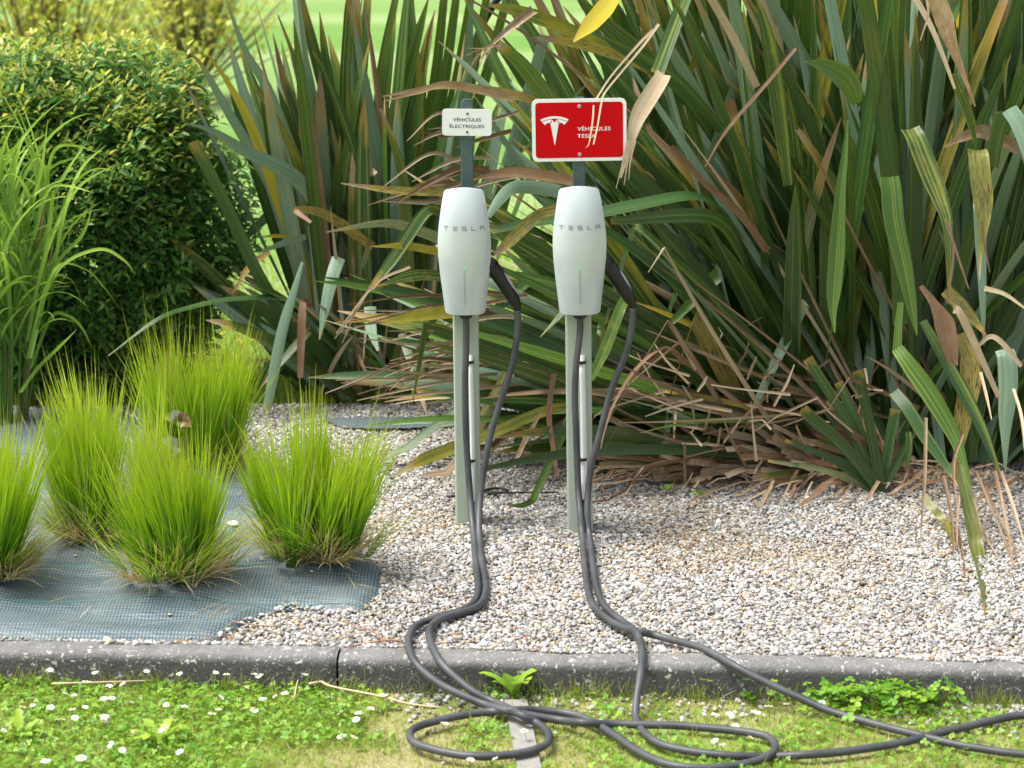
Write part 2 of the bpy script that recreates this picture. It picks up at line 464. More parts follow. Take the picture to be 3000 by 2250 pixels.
M['tie'] = plain('black_tie', (0.01, 0.01, 0.01), 0.4)
t = NT('green_post'); p = t.coord(); n = t.noise(p, 25, 5, 0.7); v = t.voro(p, 260).outputs['Distance']
cc = t.mix(n, (0.045, 0.085, 0.085), (0.075, 0.125, 0.12))
cc = t.mix(t.math('MULTIPLY', t.ramp(v, [(0.1, 0.8), (0.22, 0.0)]), t.ramp(n, [(0.45, 0.0), (0.6, 1.0)])), cc, (0.35, 0.42, 0.40))
M['post'] = t.pbr(cc, 0.6, 0, t.bump(n, 0.2, 0.002))
M['sign_white'] = plain('sign_white', (0.86, 0.88, 0.90), 0.35)
M['sign_red'] = NT('sign_red').pbr((0.55, 0.001, 0.006), 0.4, spec=0.12)
M['sign_ink'] = plain('sign_ink', (0.035, 0.045, 0.05), 0.5)
M['bolt'] = plain('bolt_steel', (0.12, 0.13, 0.14), 0.4, 0.8)
M['petal'] = plain('daisy_petal', (0.80, 0.80, 0.78), 0.6)
M['yolk'] = plain('daisy_centre', (0.75, 0.50, 0.03), 0.7)
M['buttercup'] = plain('buttercup_petal', (0.85, 0.66, 0.02), 0.4)
M['stem'] = plain('flower_stem', (0.18, 0.28, 0.06), 0.6)
M['straw'] = plain('dry_straw', (0.58, 0.45, 0.28), 0.75)
M['brown_leaf'] = plain('fallen_leaf', (0.22, 0.09, 0.04), 0.75)
M['shell_white'] = plain('sea_shell', (0.82, 0.81, 0.78), 0.4)
M['hose'] = plain('black_hose', (0.012, 0.012, 0.013), 0.5)
M['bramble'] = mat_shrub('bramble_leaf', (0.10, 0.17, 0.05), (0.36, 0.42, 0.34), ((0.3, 0.36, 0.06), (0.30, 0.17, 0.07)))
M['flax_stalk'] = plain('dark_flower_stalk', (0.02, 0.022, 0.03), 0.45)

# ------------------------------------------------------------------ the ground
LAWN_Z = -0.085
KA, KB = gp(0, 1883)[:2], gp(3000, 1939)[:2]           # back edge of the kerb's top
KD = nrm(np.r_[KB - KA, 0])[:2]
KN = np.array([KD[1], -KD[0]])                        # horizontal, towards the camera
if KN[1] > 0: KN = -KN
KW = 0.085

def kerb_t(x, y):                                     # metres in front of the kerb's back edge
    return (np.asarray(x) - KA[0]) * KN[0] + (np.asarray(y) - KA[1]) * KN[1]

def ground_z(x, y):
    k = kerb_t(x, y)
    z = np.where(k > 0.02, LAWN_Z, -0.03)
    return z + 0.012 * (vnoise(x, y, 3.0, 3) - 0.5) * (k > 0.15)

gx = np.unique(np.r_[np.linspace(-600, -8, 14), np.linspace(-8, -2, 9), np.linspace(-2, 2, 81), np.linspace(2, 8, 9), np.linspace(8, 600, 14)])
gy = np.unique(np.r_[np.linspace(-600, 0, 14), np.linspace(0, 4.4, 6), np.linspace(4.4, 6.0, 41), np.linspace(6.0, 9.0, 12), np.linspace(9, 40, 16), np.linspace(40, 900, 14)])
X, Y = np.meshgrid(gx, gy)
Z = ground_z(X, Y)
nx, ny = len(gx), len(gy)
a = (np.arange(ny - 1)[:, None] * nx + np.arange(nx - 1)[None, :]).ravel()
lawn = link('lawn', mesh('lawn', np.stack([X, Y, Z], -1), np.stack([a, a + 1, a + 1 + nx, a + nx], 1), smooth=True), M['lawn'])
tag(lawn, 'short green lawn spreading all round the planting bed', 'lawn', kind='structure')

# kerb: rounded concrete stones end to end
kerb = empty('kerb', (KA[0], KA[1], LAWN_Z))
tag(kerb, 'grey lichen-spotted concrete kerb between lawn and gravel bed', 'kerb', kind='structure')
prof = [(0.0, -0.2), (0.0, 0.004), (0.01, 0.008)] + [(KW - 0.03 + 0.03 * math.sin(q), -0.020 + 0.028 * math.cos(q)) for q in np.linspace(0.0, math.pi / 2, 9)] + [(KW + 0.004, -0.2)]
def along(px): return float((gp(px, 1900)[:2] - KA) @ KD)
joints = [along(-1700), along(1000), along(3450), along(4600)]
for i in range(len(joints) - 1):
    a0, a1 = joints[i] + 0.0025, joints[i + 1] - 0.0025
    dz = [0.002, 0.0, -0.001, 0.001][i]
    ss = np.r_[a0, a0 + 0.004, np.linspace(a0 + 0.03, a1 - 0.03, 90), a1 - 0.004, a1]
    V, F = [], []
    for k, s in enumerate(ss):
        e = 0.004 if k in (0, len(ss) - 1) else 0.0
        for (t_, z_) in prof:
            w = (0.004 * (vnoise(s, t_ * 4, 14, 5 + i) - 0.5) + 0.003 * (vnoise(s, t_ * 9 + z_ * 9, 50, 8 + i) - 0.5)) if z_ > -0.15 else 0
            q = KD * s + KN * (t_ - e * (t_ > 0.05))
            V.append((q[0], q[1], z_ - LAWN_Z + dz + w - e * (z_ > 0)))
    m_ = len(prof)
    for k in range(len(ss) - 1):
        for j in range(m_ - 1):
            F.append((k * m_ + j, (k + 1) * m_ + j, (k + 1) * m_ + j + 1, k * m_ + j + 1))
    F += [tuple(range(m_ - 1, -1, -1)), tuple((len(ss) - 1) * m_ + j for j in range(m_))]
    me = bpy.data.meshes.new('kerbstone'); me.from_pydata([tuple(v) for v in V], [], F); me.validate()
    link('kerbstone', me, M['kerb'], kerb, smooth=True)

# narrow flush concrete strip in the lawn
sa, sb = gp(1515, 2085, LAWN_Z), gp(1548, 2250, LAWN_Z)
sd_ = nrm(sb - sa); sa = sa - sd_ * 0.05; sb = sb + sd_ * 0.6
V, F = [], []
for k, s in enumerate(np.linspace(0, 1, 12)):
    c_ = sa + (sb - sa) * s
    for w in (-0.028, 0.028):
        V += [(c_[0] + w, c_[1], LAWN_Z - 0.05), (c_[0] + w, c_[1], LAWN_Z + 0.013)]
for k in range(11):
    b_ = k * 4
    F += [(b_ + 1, b_ + 3, b_ + 7, b_ + 5), (b_, b_ + 1, b_ + 5, b_ + 4), (b_ + 2, b_ + 6, b_ + 7, b_ + 3)]
F += [(0, 2, 3, 1), (44, 45, 47, 46)]
me = bpy.data.meshes.new('concrete_strip'); me.from_pydata([tuple(map(float, v)) for v in V], [], F); me.validate()
tag(link('concrete_strip', me, M['strip']), 'narrow pale concrete strip half sunk in the grass under the cables', 'concrete strip', kind='structure')

# gravel bed sheet
def bed_ok(x, y):
    px, py = proj(np.stack([np.ravel(x), np.ravel(y), np.zeros(np.size(x))], 1))
    back = np.interp(px, [-800, 0, 700, 780, 1500, 3000, 4200], [1185, 1185, 1178, 1185, 1168, 1165, 1165])
    return ((py > back) & (kerb_t(np.ravel(x), np.ravel(y)) < 0.0)).reshape(np.shape(x))
gx = np.arange(-2.6, 2.6, 0.04); gy = np.arange(5.4, 9.0, 0.04)
X, Y = np.meshgrid(gx, gy)
Z = -0.012 + 0.014 * (vnoise(X, Y, 4, 9) - 0.5)
nx, ny = len(gx), len(gy)
ok = bed_ok(X, Y)
a = (np.arange(ny - 1)[:, None] * nx + np.arange(nx - 1)[None, :])
okf = ok[:-1, :-1] & ok[1:, :-1] & ok[:-1, 1:] & ok[1:, 1:]
# keep the sheet joined up to the kerb: also faces whose front corners sit on it
okf |= (ok[1:, :-1] & ok[1:, 1:])
a = a[okf].ravel()
Zk = np.where(kerb_t(X, Y) > -0.002, -0.03, Z)
bed = link('gravel_bed', mesh('gravel_bed', np.stack([X, Y, Zk], -1), np.stack([a, a + 1, a + 1 + nx, a + nx], 1), smooth=True), M['gravel_base'])
tag(bed, 'planting bed floor of fine pale gravel behind the kerb', 'gravel bed', kind='structure')

# ------------------------------------------------------------------ ground-cover fabric
FAB1 = [(-700, 1205), (60, 1200), (330, 1196), (520, 1260), (650, 1366), (860, 1372), (1000, 1500), (1090, 1640), (1142, 1690), (1135, 1745), (1075, 1800),
        (960, 1803), (850, 1790), (760, 1815), (690, 1850), (640, 1884), (0, 1884), (-700, 1878)]
FAB2 = [(930, 1228), (1130, 1222), (1340, 1222), (1335, 1250), (1180, 1262), (1000, 1258)]
FABW = [[tuple(gp(*p)[:2]) for p in FAB1], [tuple(gp(*p)[:2]) for p in FAB2]]
TUSS = [  # px, py of the base, height, radius, blades
    (515, 1745, 0.41, 0.150, 1500), (925, 1678, 0.41, 0.165, 1600), (265, 1620, 0.47, 0.115, 1200), (575, 1395, 0.46, 0.175, 1900), (-25, 1735, 0.38, 0.150, 1400)]
TB = [gp(a_, b_) for a_, b_, *_ in TUSS]

def fab_z(x, y):
    z = 0.012 + 0.016 * (vnoise(x, y, 6, 11) - 0.35) + 0.016 * (vnoise(x * 0.45 + y * 0.3, y * 1.7, 9, 12) - 0.5) + 0.006 * (vnoise(x * 0.5 - y * 0.4, y * 1.6, 24, 14) - 0.5)
    for b_ in TB:
        d2 = ((x - b_[0]) / 0.22) ** 2 + ((y - b_[1]) / 0.2) ** 2
        z = z + 0.045 * np.exp(-d2 * 1.4)
    f = np.zeros(np.shape(x))
    for r_ in (0.015, 0.04, 0.07):
        for q in range(8):
            f = f + inside(np.asarray(x) + r_ * math.cos(q * 0.785), np.asarray(y) + r_ * math.sin(q * 0.785), FABW[0])
    z = np.minimum(z, -0.022 + (z + 0.022) * np.clip((f - 11) / 11.0, 0, 1)) if np.any(f > 0) else z * 0.3
    k = kerb_t(x, y)
    return np.where(k > -0.09, z * np.clip(-k / 0.09, 0, 1) + 0.001 * np.clip(1 + k / 0.09, 0, 1), z)

for fi, poly in enumerate(FABW):
    xs, ys = zip(*poly)
    st = 0.0125
    gx = np.arange(min(xs), max(xs) + st, st); gy = np.arange(min(ys), max(ys) + st, st)
    X, Y = np.meshgrid(gx, gy); ok = inside(X, Y, poly) & (kerb_t(X, Y) < -0.001)
    nx, ny = len(gx), len(gy)
    a = (np.arange(ny - 1)[:, None] * nx + np.arange(nx - 1)[None, :])
    a = a[ok[:-1, :-1] & ok[1:, :-1] & ok[:-1, 1:] & ok[1:, 1:]].ravel()
    F = np.stack([a, a + 1, a + 1 + nx, a + nx], 1)
    used = np.unique(F); rem = np.full(nx * ny, -1); rem[used] = np.arange(len(used))
    V = np.stack([X, Y, fab_z(X, Y)], -1).reshape(-1, 3)[used]
    me = mesh('ground_fabric', V, rem[F], smooth=True)
    fo = link('ground_fabric', me, M['fabric'])
    tag(fo, ['wide wrinkled blue-grey woven weed fabric laid round the grass tussocks', 'small strip of grey weed fabric showing through gravel behind the chargers'][fi], 'weed fabric')
    if fi == 0:
        for yy, wv in ((5.83, 1), (6.10, 2), (6.38, 3), (6.66, 4), (6.95, 5), (7.25, 6), (7.7, 7)):   # woven-in marker threads
            xs_ = np.arange(-2.2, 0.2, 0.02)
            yy_ = yy + 0.02 * (vnoise(xs_, xs_ * 0 + wv, 3, 13) - 0.5) + 0.03 * xs_
            k_ = inside(xs_, yy_, poly) & (kerb_t(xs_, yy_) < -0.02)
            if k_.sum() < 4: continue
            i0 = np.argmax(k_); i1 = len(k_) - np.argmax(k_[::-1])
            P = np.stack([xs_, yy_, fab_z(xs_, yy_) + 0.0016], 1)[i0:i1]
            if len(P) > 3:
                V_, F_, _ = ribbon(P, 0.0026, (0, 0, 1), 0, 1)
                link('marker_thread', mesh('marker_thread', V_, F_), M['fabric_thread'], fo)

# ------------------------------------------------------------------ gravel: stones as instances on a cloud of points
def pebbles(name, P, size, colour, label):
    n = len(P)
    me = bpy.data.meshes.new(name)
    me.vertices.add(n); me.vertices.foreach_set('co', np.asarray(P, np.float32).ravel())
    a_ = me.attributes.new('pebble_colour', 'FLOAT_COLOR', 'POINT'); a_.data.foreach_set('color', np.asarray(colour, np.float32).ravel())
    a_ = me.attributes.new('pebble_size', 'FLOAT_VECTOR', 'POINT'); a_.data.foreach_set('vector', np.asarray(size, np.float32).ravel())
    rot = np.stack([rng.normal(0, 0.35, n), rng.normal(0, 0.35, n), rng.uniform(0, 6.28, n)], 1)
    a_ = me.attributes.new('pebble_turn', 'FLOAT_VECTOR', 'POINT'); a_.data.foreach_set('vector', rot.astype(np.float32).ravel())
    o = link(name, me)
    ng = bpy.data.node_groups.new(name, 'GeometryNodeTree')
    ng.interface.new_socket('Geometry', in_out='INPUT', socket_type='NodeSocketGeometry')
    ng.interface.new_socket('Geometry', in_out='OUTPUT', socket_type='NodeSocketGeometry')
    N, L = ng.nodes, ng.links
    gi, go = N.new('NodeGroupInput'), N.new('NodeGroupOutput')
    ico = N.new('GeometryNodeMeshIcoSphere'); ico.inputs['Radius'].default_value = 1.0; ico.inputs['Subdivisions'].default_value = 2
    # knock the ball a little out of round
    sp = N.new('GeometryNodeSetPosition'); nz = N.new('ShaderNodeTexNoise'); nz.inputs['Scale'].default_value = 1.1
    vm = N.new('ShaderNodeVectorMath'); vm.operation = 'SUBTRACT'; vm.inputs[1].default_value = (0.5, 0.5, 0.5)
    vs = N.new('ShaderNodeVectorMath'); vs.operation = 'SCALE'; vs.inputs['Scale'].default_value = 0.9
    L.new(nz.outputs['Color'], vm.inputs[0]); L.new(vm.outputs[0], vs.inputs[0]); L.new(vs.outputs[0], sp.inputs['Offset'])
    L.new(ico.outputs['Mesh'], sp.inputs['Geometry'])
    sm = N.new('GeometryNodeSetMaterial'); sm.inputs['Material'].default_value = M['pebble']
    ss = N.new('GeometryNodeSetShadeSmooth')
    L.new(sp.outputs[0], sm.inputs['Geometry']); L.new(sm.outputs[0], ss.inputs[0])
    ip = N.new('GeometryNodeInstanceOnPoints')
    def na(nm):
        q = N.new('GeometryNodeInputNamedAttribute'); q.data_type = 'FLOAT_VECTOR'; q.inputs['Name'].default_value = nm
        return q.outputs[0]
    er = N.new('FunctionNodeEulerToRotation'); L.new(na('pebble_turn'), er.inputs[0])
    L.new(gi.outputs[0], ip.inputs['Points']); L.new(ss.outputs[0], ip.inputs['Instance'])
    L.new(er.outputs[0], ip.inputs['Rotation']); L.new(na('pebble_size'), ip.inputs['Scale'])
    L.new(ip.outputs[0], go.inputs[0])
    md = o.modifiers.new('stones', 'NODES'); md.node_group = ng
    me.materials.append(M['pebble'])
    return tag(o, label, 'gravel', kind='stuff')

PAL = np.array([(0.60, 0.59, 0.56), (0.70, 0.70, 0.69), (0.55, 0.48, 0.37), (0.42, 0.41, 0.40), (0.24, 0.245, 0.26), (0.60, 0.50, 0.34), (0.38, 0.24, 0.13), (0.80, 0.79, 0.76)])
def stone_colours(P, brown):
    n = len(P)
    pr = np.array([0.20, 0.24, 0.07, 0.18, 0.09, 0.05, 0.01, 0.16])
    k = rng.choice(8, n, p=pr)
    kb = rng.choice([2, 5, 6, 0, 3], n, p=[0.36, 0.26, 0.14, 0.16, 0.08])
    k = np.where(rng.random(n) < brown, kb, k)
    c_ = PAL[k] * np.clip(rng.normal(0.60, 0.17, (n, 1)), 0.2, 0.95) * rng.uniform(0.95, 1.05, (n, 3))
    return np.c_[np.clip(c_, 0, 0.86), np.ones(n)]

st = 0.0076
gx = np.arange(-1.9, 2.15, st); gy = np.arange(5.45, 8.9, st)
X, Y = np.meshgrid(gx, gy)
X = (X + rng.uniform(-0.5, 0.5, X.shape) * st).ravel(); Y = (Y + rng.uniform(-0.5, 0.5, Y.shape) * st).ravel()
px, py = proj(np.stack([X, Y, np.zeros_like(X)], 1))
spill = 0.028 * (vnoise(X, Y * 0, 9, 21) ** 2) + 0.045 * np.clip((px - 2500) / 500, 0, 1) * vnoise(X, Y * 0, 22, 22)
k = bed_ok(X, Y) | ((kerb_t(X, Y) >= 0) & (kerb_t(X, Y) < spill))
k &= (px > -450) & (px < 3450)
onf = inside(X, Y, FABW[0]) | (inside(X, Y, FABW[1]) & (rng.random(len(X)) > 0.06))
edge_in = inside(X + 0.022, Y, FABW[0]) & inside(X - 0.022, Y, FABW[0]) & inside(X, Y + 0.035, FABW[0]) & inside(X, Y - 0.03, FABW[0])
stray = onf & (rng.random(len(X)) < np.where(edge_in, 0.0022 * (vnoise(X, Y, 4, 25) > 0.5), 0.93))
stray &= (kerb_t(X, Y) < -0.07) | (rng.random(len(X)) < 0.04)
k &= (~onf) | stray
X, Y, px, py, onf = X[k], Y[k], px[k], py[k], onf[k]
n = len(X)
s = np.clip(rng.lognormal(math.log(0.0051), 0.28, n), 0.0028, 0.0105)
size = np.stack([s * rng.uniform(0.9, 1.35, n), s * rng.uniform(0.75, 1.05, n), s * rng.uniform(0.5, 0.8, n)], 1)
Z = -0.008 + 0.016 * (vnoise(X, Y, 4, 9) - 0.5) + rng.uniform(-0.004, 0.0055, n)
Z = np.where(onf, np.maximum(fab_z(X, Y) + size[:, 2] * 0.7, Z), Z)
Z = np.where(kerb_t(X, Y) > -0.004, 0.008 + size[:, 2] * 0.6, Z)
brown = 0.13 + 0.85 * np.clip((vnoise(X, Y, 2.4, 31) - 0.5) * 3, 0, 1) * np.exp(-((px - 1800) / 800) ** 2 - ((py - 1600) / 130) ** 2)
pebbles('gravel', np.stack([X, Y, Z], 1), size, stone_colours(X, brown), 'small pale rounded pebbles covering the planting bed')

# stones strayed into the turf in front of the kerb
n = 2600
px = np.r_[rng.uniform(1150, 2250, 500), rng.normal(2850, 110, 700), rng.uniform(900, 3200, 250)]
py = np.r_[2010 + rng.gamma(2, 25, 500), 2030 + rng.gamma(2, 22, 700), 2000 + rng.gamma(2, 22, 250)]
P = np.array([gp(a_, b_, LAWN_Z) for a_, b_ in zip(px, py)])
kk = kerb_t(P[:, 0], P[:, 1]) > KW + 0.012
P = P[kk]; n = len(P)
s = np.clip(rng.lognormal(math.log(0.0055), 0.3, n), 0.003, 0.013)
size = np.stack([s * 1.15, s * 0.9, s * 0.65], 1)
P[:, 2] = ground_z(P[:, 0], P[:, 1]) + size[:, 2] * 0.6 + 0.003
pebbles('lawn_gravel', P, size, stone_colours(P, 0.1), 'loose pebbles strayed from the bed into the grass below the kerb')

# ------------------------------------------------------------------ charging stations
HW_Z = [0, 0.05, 0.113, 0.18, 0.226, 0.27, 0.34, 0.372, 0.386]
HW_W = [0.0595, 0.0645, 0.0715, 0.0775, 0.0785, 0.0755, 0.066, 0.0595, 0.0565]
DZ_Z = [0, 0.02, 0.10, 0.19, 0.26, 0.31, 0.345, 0.37, 0.386]
DZ_D = [0.078, 0.083, 0.096, 0.103, 0.1015, 0.0965, 0.0895, 0.081, 0.0735]
UNIT_H = 0.386
_zz = np.linspace(0, UNIT_H, 200)
def _smooth(y, k=9):
    y = np.pad(y, (k, k), mode='reflect', reflect_type='odd')
    return np.convolve(y, np.ones(2 * k + 1) / (2 * k + 1), 'same')[k:-k]
_hw = _smooth(np.interp(_zz, HW_Z, HW_W)); _dz = _smooth(np.interp(_zz, DZ_Z, DZ_D), 11)
def u_hw(z): return np.interp(z, _zz, _hw)
def u_y(x, z):                                        # front surface, y is negative towards the viewer
    u = np.clip(np.abs(x) / u_hw(z), 0, 1)
    return -(np.interp(z, _zz, _dz) - np.interp(z, [0, 0.1, 0.3, UNIT_H], [0.032, 0.036, 0.032, 0.02]) * u ** 2.6)

def unit_outline(z):                                  # half width with rounded corners
    e = np.minimum(z, UNIT_H - z); r = 0.011
    cut = np.where(e < r, r - np.sqrt(np.maximum(0, r * r - (r - e) ** 2)), 0)
    return u_hw(z) - cut

def shell_mesh():
    zs = np.r_[0, 0.001, 0.003, 0.006, 0.011, np.linspace(0.02, UNIT_H - 0.02, 26), UNIT_H - 0.011, UNIT_H - 0.006, UNIT_H - 0.003, UNIT_H - 0.001, UNIT_H]
    us = np.sin(np.linspace(-1, 1, 19) * math.pi / 2)
    V, nu = [], len(us)
    for z in zs:
        w = float(unit_outline(z))
        for u in us:
            x = u * w
            lift = 0.007 * (1 - u * u) * max(0.0, (z - 0.30) / (UNIT_H - 0.30)) ** 2
            V.append((x, float(u_y(x, z)), z + lift))
    F = []
    for i in range(len(zs) - 1):
        for j in range(nu - 1):
            F.append((i * nu + j, i * nu + j + 1, (i + 1) * nu + j + 1, (i + 1) * nu + j))
    # rim folded back
    ring = [j for j in range(nu)] + [i * nu + nu - 1 for i in range(1, len(zs))] + [(len(zs) - 1) * nu + j for j in range(nu - 2, -1, -1)] + [i * nu for i in range(len(zs) - 2, 0, -1)]
    V = np.array(V); c_ = np.array([0, 0, UNIT_H / 2]); prev = ring
    for back, shrink in ((0.003, 1.0), (0.012, 0.996), (0.014, 0.95)):
        base = len(V); Q = V[ring].copy(); Q[:, 1] += back
        Q[:, 0] *= shrink; Q[:, 2] = c_[2] + (Q[:, 2] - c_[2]) * (1 - (1 - shrink) * 0.5)
        V = np.vstack([V, Q]); new = list(range(base, base + len(ring)))
        for i in range(len(ring)):
            k_ = (i + 1) % len(ring)
            F.append((prev[k_], prev[i], new[i], new[k_]))
        prev = new
    return V, F

def back_mesh():
    zs = np.r_[0.004, 0.008, 0.014, np.linspace(0.03, UNIT_H - 0.03, 18), UNIT_H - 0.012, UNIT_H - 0.006, UNIT_H - 0.002]
    L_, R_ = [], []
    for z in zs:
        w = float(unit_outline(z)) - 0.0005
        L_.append((-w, z)); R_.append((w, z))
    out = R_ + L_[::-1]
    V = [(x, float(u_y(x, z)) + 0.010, z) for x, z in out] + [(x * 0.98, -0.004, z) for x, z in out]
    n_ = len(out)
    F = [(i, (i + 1) % n_, (i + 1) % n_ + n_, i + n_) for i in range(n_)] + [tuple(range(n_, 2 * n_))]
    return np.array(V), F

def surf_rect(mb, x0, z0, x1, z1, off=0.0006, nx_=4, nz_=1):
    V, F = [], []
    for z in np.linspace(z0, z1, nz_ + 1):
        for x in np.linspace(x0, x1, nx_ + 1):
            V.append((x, float(u_y(x, z)) - off, z))
    for i in range(nz_):
        for j in range(nx_):
            F.append((i * (nx_ + 1) + j, i * (nx_ + 1) + j + 1, (i + 1) * (nx_ + 1) + j + 1, (i + 1) * (nx_ + 1) + j))
    mb.add(V, F)

def wordmark(parent):
    z0, z1, s_ = 0.2655, 0.2785, 0.0024
    def L(x0, w, rects):
        mb = MB()
        for (a_, b_, c_, d_) in rects:
            surf_rect(mb, x0 + a_ * w, z0 + b_ * (z1 - z0), x0 + c_ * w, z0 + d_ * (z1 - z0), nx_=3)
        mb.build('letter', M['wordmark'], parent)
    q, h = 0.18, 0.19
    L(-0.0595, 0.0135, [(0, 1 - q, 1, 1), (0.41, 0, 0.59, 0.7)])
    L(-0.0325, 0.0130, [(0, 1 - q, 1, 1), (0, 0.41, 1, 0.59), (0, 0, 1, q)])
    L(-0.0060, 0.0135, [(0, 1 - q, 1, 1), (0, 0.41, h, 1 - q), (0, 0.41, 1, 0.59), (1 - h, q, 1, 0.41), (0, 0, 1, q)])
    L(0.0215, 0.0125, [(0, 0, h, 1), (h, 0, 1, q)])
    L(0.0465, 0.0135, [(0, 1 - q, 1, 1), (0, 0.46, 1, 0.46 + q), (0, 0, h, 0.46), (1 - h, 0, 1, 0.46)])

def cable_world(pts, dzs=()):
    """photo pixels -> points lying on gravel, kerb or lawn"""
    out = []
    for px, py in pts:
        lift = sum(d_ * (1 - (math.hypot(px - a_, py - b_) / r_) ** 2) for a_, b_, r_, d_ in dzs if math.hypot(px - a_, py - b_) < r_)
        def rest(k_):
            if k_ < -0.05: return 0.0125
            if k_ < KW + 0.016: return 0.0125 + 0.0075 * min(1.0, (k_ + 0.05) / 0.04)
            q = min(1.0, (k_ - KW - 0.016) / 0.15); q = q * q * (3 - 2 * q)
            return 0.020 * (1 - q) + (LAWN_Z + 0.026) * q
        lo, hi = -0.15, 0.15
        for _ in range(30):
            z = (lo + hi) / 2; P = gp(px, py, z)
            if z > rest(float(kerb_t(P[0], P[1]))) + lift: hi = z
            else: lo = z
        out.append(gp(px, py, z))
    return out

def rounded_box(w, d, h, r=0.006):
    V, F, k_ = [], [], 4
    ring = []
    for sx, sy, a0 in ((1, 1, 0), (-1, 1, 90), (-1, -1, 180), (1, -1, 270)):
        for q in np.linspace(a0, a0 + 90, k_):
            ring.append((sx * (w / 2 - r) + r * math.cos(R(q)), sy * (d / 2 - r) + r * math.sin(R(q))))
    m_ = len(ring)
    for z in (0, h):
        V += [(x, y, z) for x, y in ring]
    F = [(i, (i + 1) % m_, (i + 1) % m_ + m_, i + m_) for i in range(m_)] + [tuple(range(m_ - 1, -1, -1)), tuple(range(m_, 2 * m_))]
    return np.array(V), F

CABLES = []
def station(base_px, unit_px, lean, strandA, loop, strandB, hdl, conduit, label, dzs):
    B = gp(*base_px)
    root = empty('charging_station', B)
    root.rotation_euler = (0, R(lean), 0)
    MW = Matrix.Translation(B) @ Matrix.Rotation(R(lean), 4, 'Y'); MI = np.array(MW.inverted())
    def loc(P):
        P = np.atleast_2d(P); return P @ MI[:3, :3].T + MI[:3, 3]
    tag(root, label, 'charger', 'charging stations on sage green pedestals')
    # pedestal
    U = loc(yp(unit_px[0], unit_px[1], B[1] - 0.078))[0]       # bottom centre of the unit
    V, F = rounded_box(0.0755, 0.05, U[2] + 0.33)
    V[:, 1] += 0.025; V[:, 2] -= 0.06
    MB().add(V, F).build('pedestal', M['pedestal'], root, smooth=False)
    # unit
    ox = U[0]; oz = U[2]
    def place(V): return np.asarray(V) + np.array([ox, 0, oz])
    V, F = shell_mesh(); body = MB().add(V, F).build('shell', M['shell'], root, smooth=True); body.location = (ox, 0, oz); body.scale = (0.985, 1, 0.95)
    V, F = back_mesh(); bk = MB().add(V, F).build('back_case', M['black'], root); bk.location = (ox, 0, oz); bk.scale = (0.985, 1, 0.95)
    wordmark(body)
    mb = MB(); surf_rect(mb, -0.0024, 0.034, 0.0024, 0.142, 0.0004, 2, 10); mb.build('light_slot', M['groove'], body)
    mb = MB(); surf_rect(mb, -0.0017, 0.144, 0.0017, 0.156, 0.0005, 2, 2); mb.build('status_light', M['status'], body)
    # gland under the unit
    V, F = tube([(0, -0.03, 0.02), (0, -0.03, -0.012), (0, -0.03, -0.018)], [0.02, 0.02, 0.015], 16, up=(0, 1, 0)); MB().add(place(V), F).build('cable_gland', M['black'], root, smooth=False)
    # conduit with ties
    cx, cr, z0, z1 = conduit
    P = [(cx + 0.003 * math.sin(q * 2.5), -0.009, z) for q, z in zip(np.linspace(0, 1, 8), np.linspace(z1, z0, 8))]
    V, F = tube(P, cr, 10, up=(0, 1, 0)); cd = MB().add(V, F).build('conduit', M['white_plastic'], root, smooth=True)
    V, F = tube([(cx, -0.012, z) for z in np.linspace(z0 - 0.001, -0.03, 13)], [cr * (0.95 if i % 2 else 0.78) for i in range(13)], 10, up=(0, 1, 0))
    MB().add(V, F).build('conduit_foot', M['black'], cd)
    for zt in (z0 + (z1 - z0) * 0.28, z1 - 0.02):
        V, F = tube([(cx, -0.0105, zt - 0.004), (cx, -0.0105, zt + 0.004)], cr * 1.35, 10, up=(0, 1, 0)); MB().add(V, F).build('cable_tie', M['tie'], root)
    # handle hanging in its holster at the side
    hx, hy = hdl
    HY = B[1] - 0.045
    def H(x, y, Y=HY): return yp(hx + x / 4.147, hy + y / 4.147, Y)
    cl = catmull([H(385, 560), H(440, 615), H(500, 690), H(575, 800), H(645, 915), H(700, 1015), H(726, 1070), H(729, 1120)], 5)
    rad = np.interp(np.linspace(0, 1, len(cl)), [0, 0.12, 0.2, 0.3, 0.5, 0.68, 0.80, 0.9, 1], [0.022, 0.023, 0.0215, 0.0215, 0.0200, 0.0180, 0.0140, 0.0120, 0.0102])
    V, F = tube(cl, rad, 16, 0.85, up=(0, 1, 0)); hd = MB().add(loc(V), F).build('plug_handle', M['black'], root, smooth=True)
    V, F = tube([H(340, 545), H(405, 575), H(455, 605)], [0.026, 0.024, 0.021], 16, 0.9, up=(0, 1, 0)); MB().add(loc(V), F).build('holster', M['black'], root, smooth=True)
    e1 = [H(490, 578), H(545, 625), H(600, 690), H(650, 765), H(700, 860), H(735, 940), H(757, 1000)]
    mb = MB(); P = catmull(e1, 4); n_ = len(P); T = tangents(P)
    w_ = np.interp(np.linspace(0, 1, n_), [0, 0.15, 0.6, 1], [0.012, 0.012, 0.011, 0.004])
    V = []
    for i in range(n_):
        inn = nrm(np.cross(T[i], (0, -1, 0)))
        if inn[0] > 0: inn = -inn
        V += [P[i] + np.array([0, -w_[i], 0]) + inn * 0.0045, P[i] + np.array([0, -w_[i], 0]) * 0.6 + inn * -0.0012, P[i] + np.array([0, w_[i], 0]) * 0.6 + inn * -0.0012, P[i] + np.array([0, w_[i], 0]) + inn * 0.0045]
    F = [(i * 4 + j, i * 4 + j + 1, i * 4 + 5 + j, i * 4 + 4 + j) for i in range(n_ - 1) for j in range(3)]
    mb.add(loc(V), F).build('grip_strip', M['grip_strip'], hd, smooth=True)
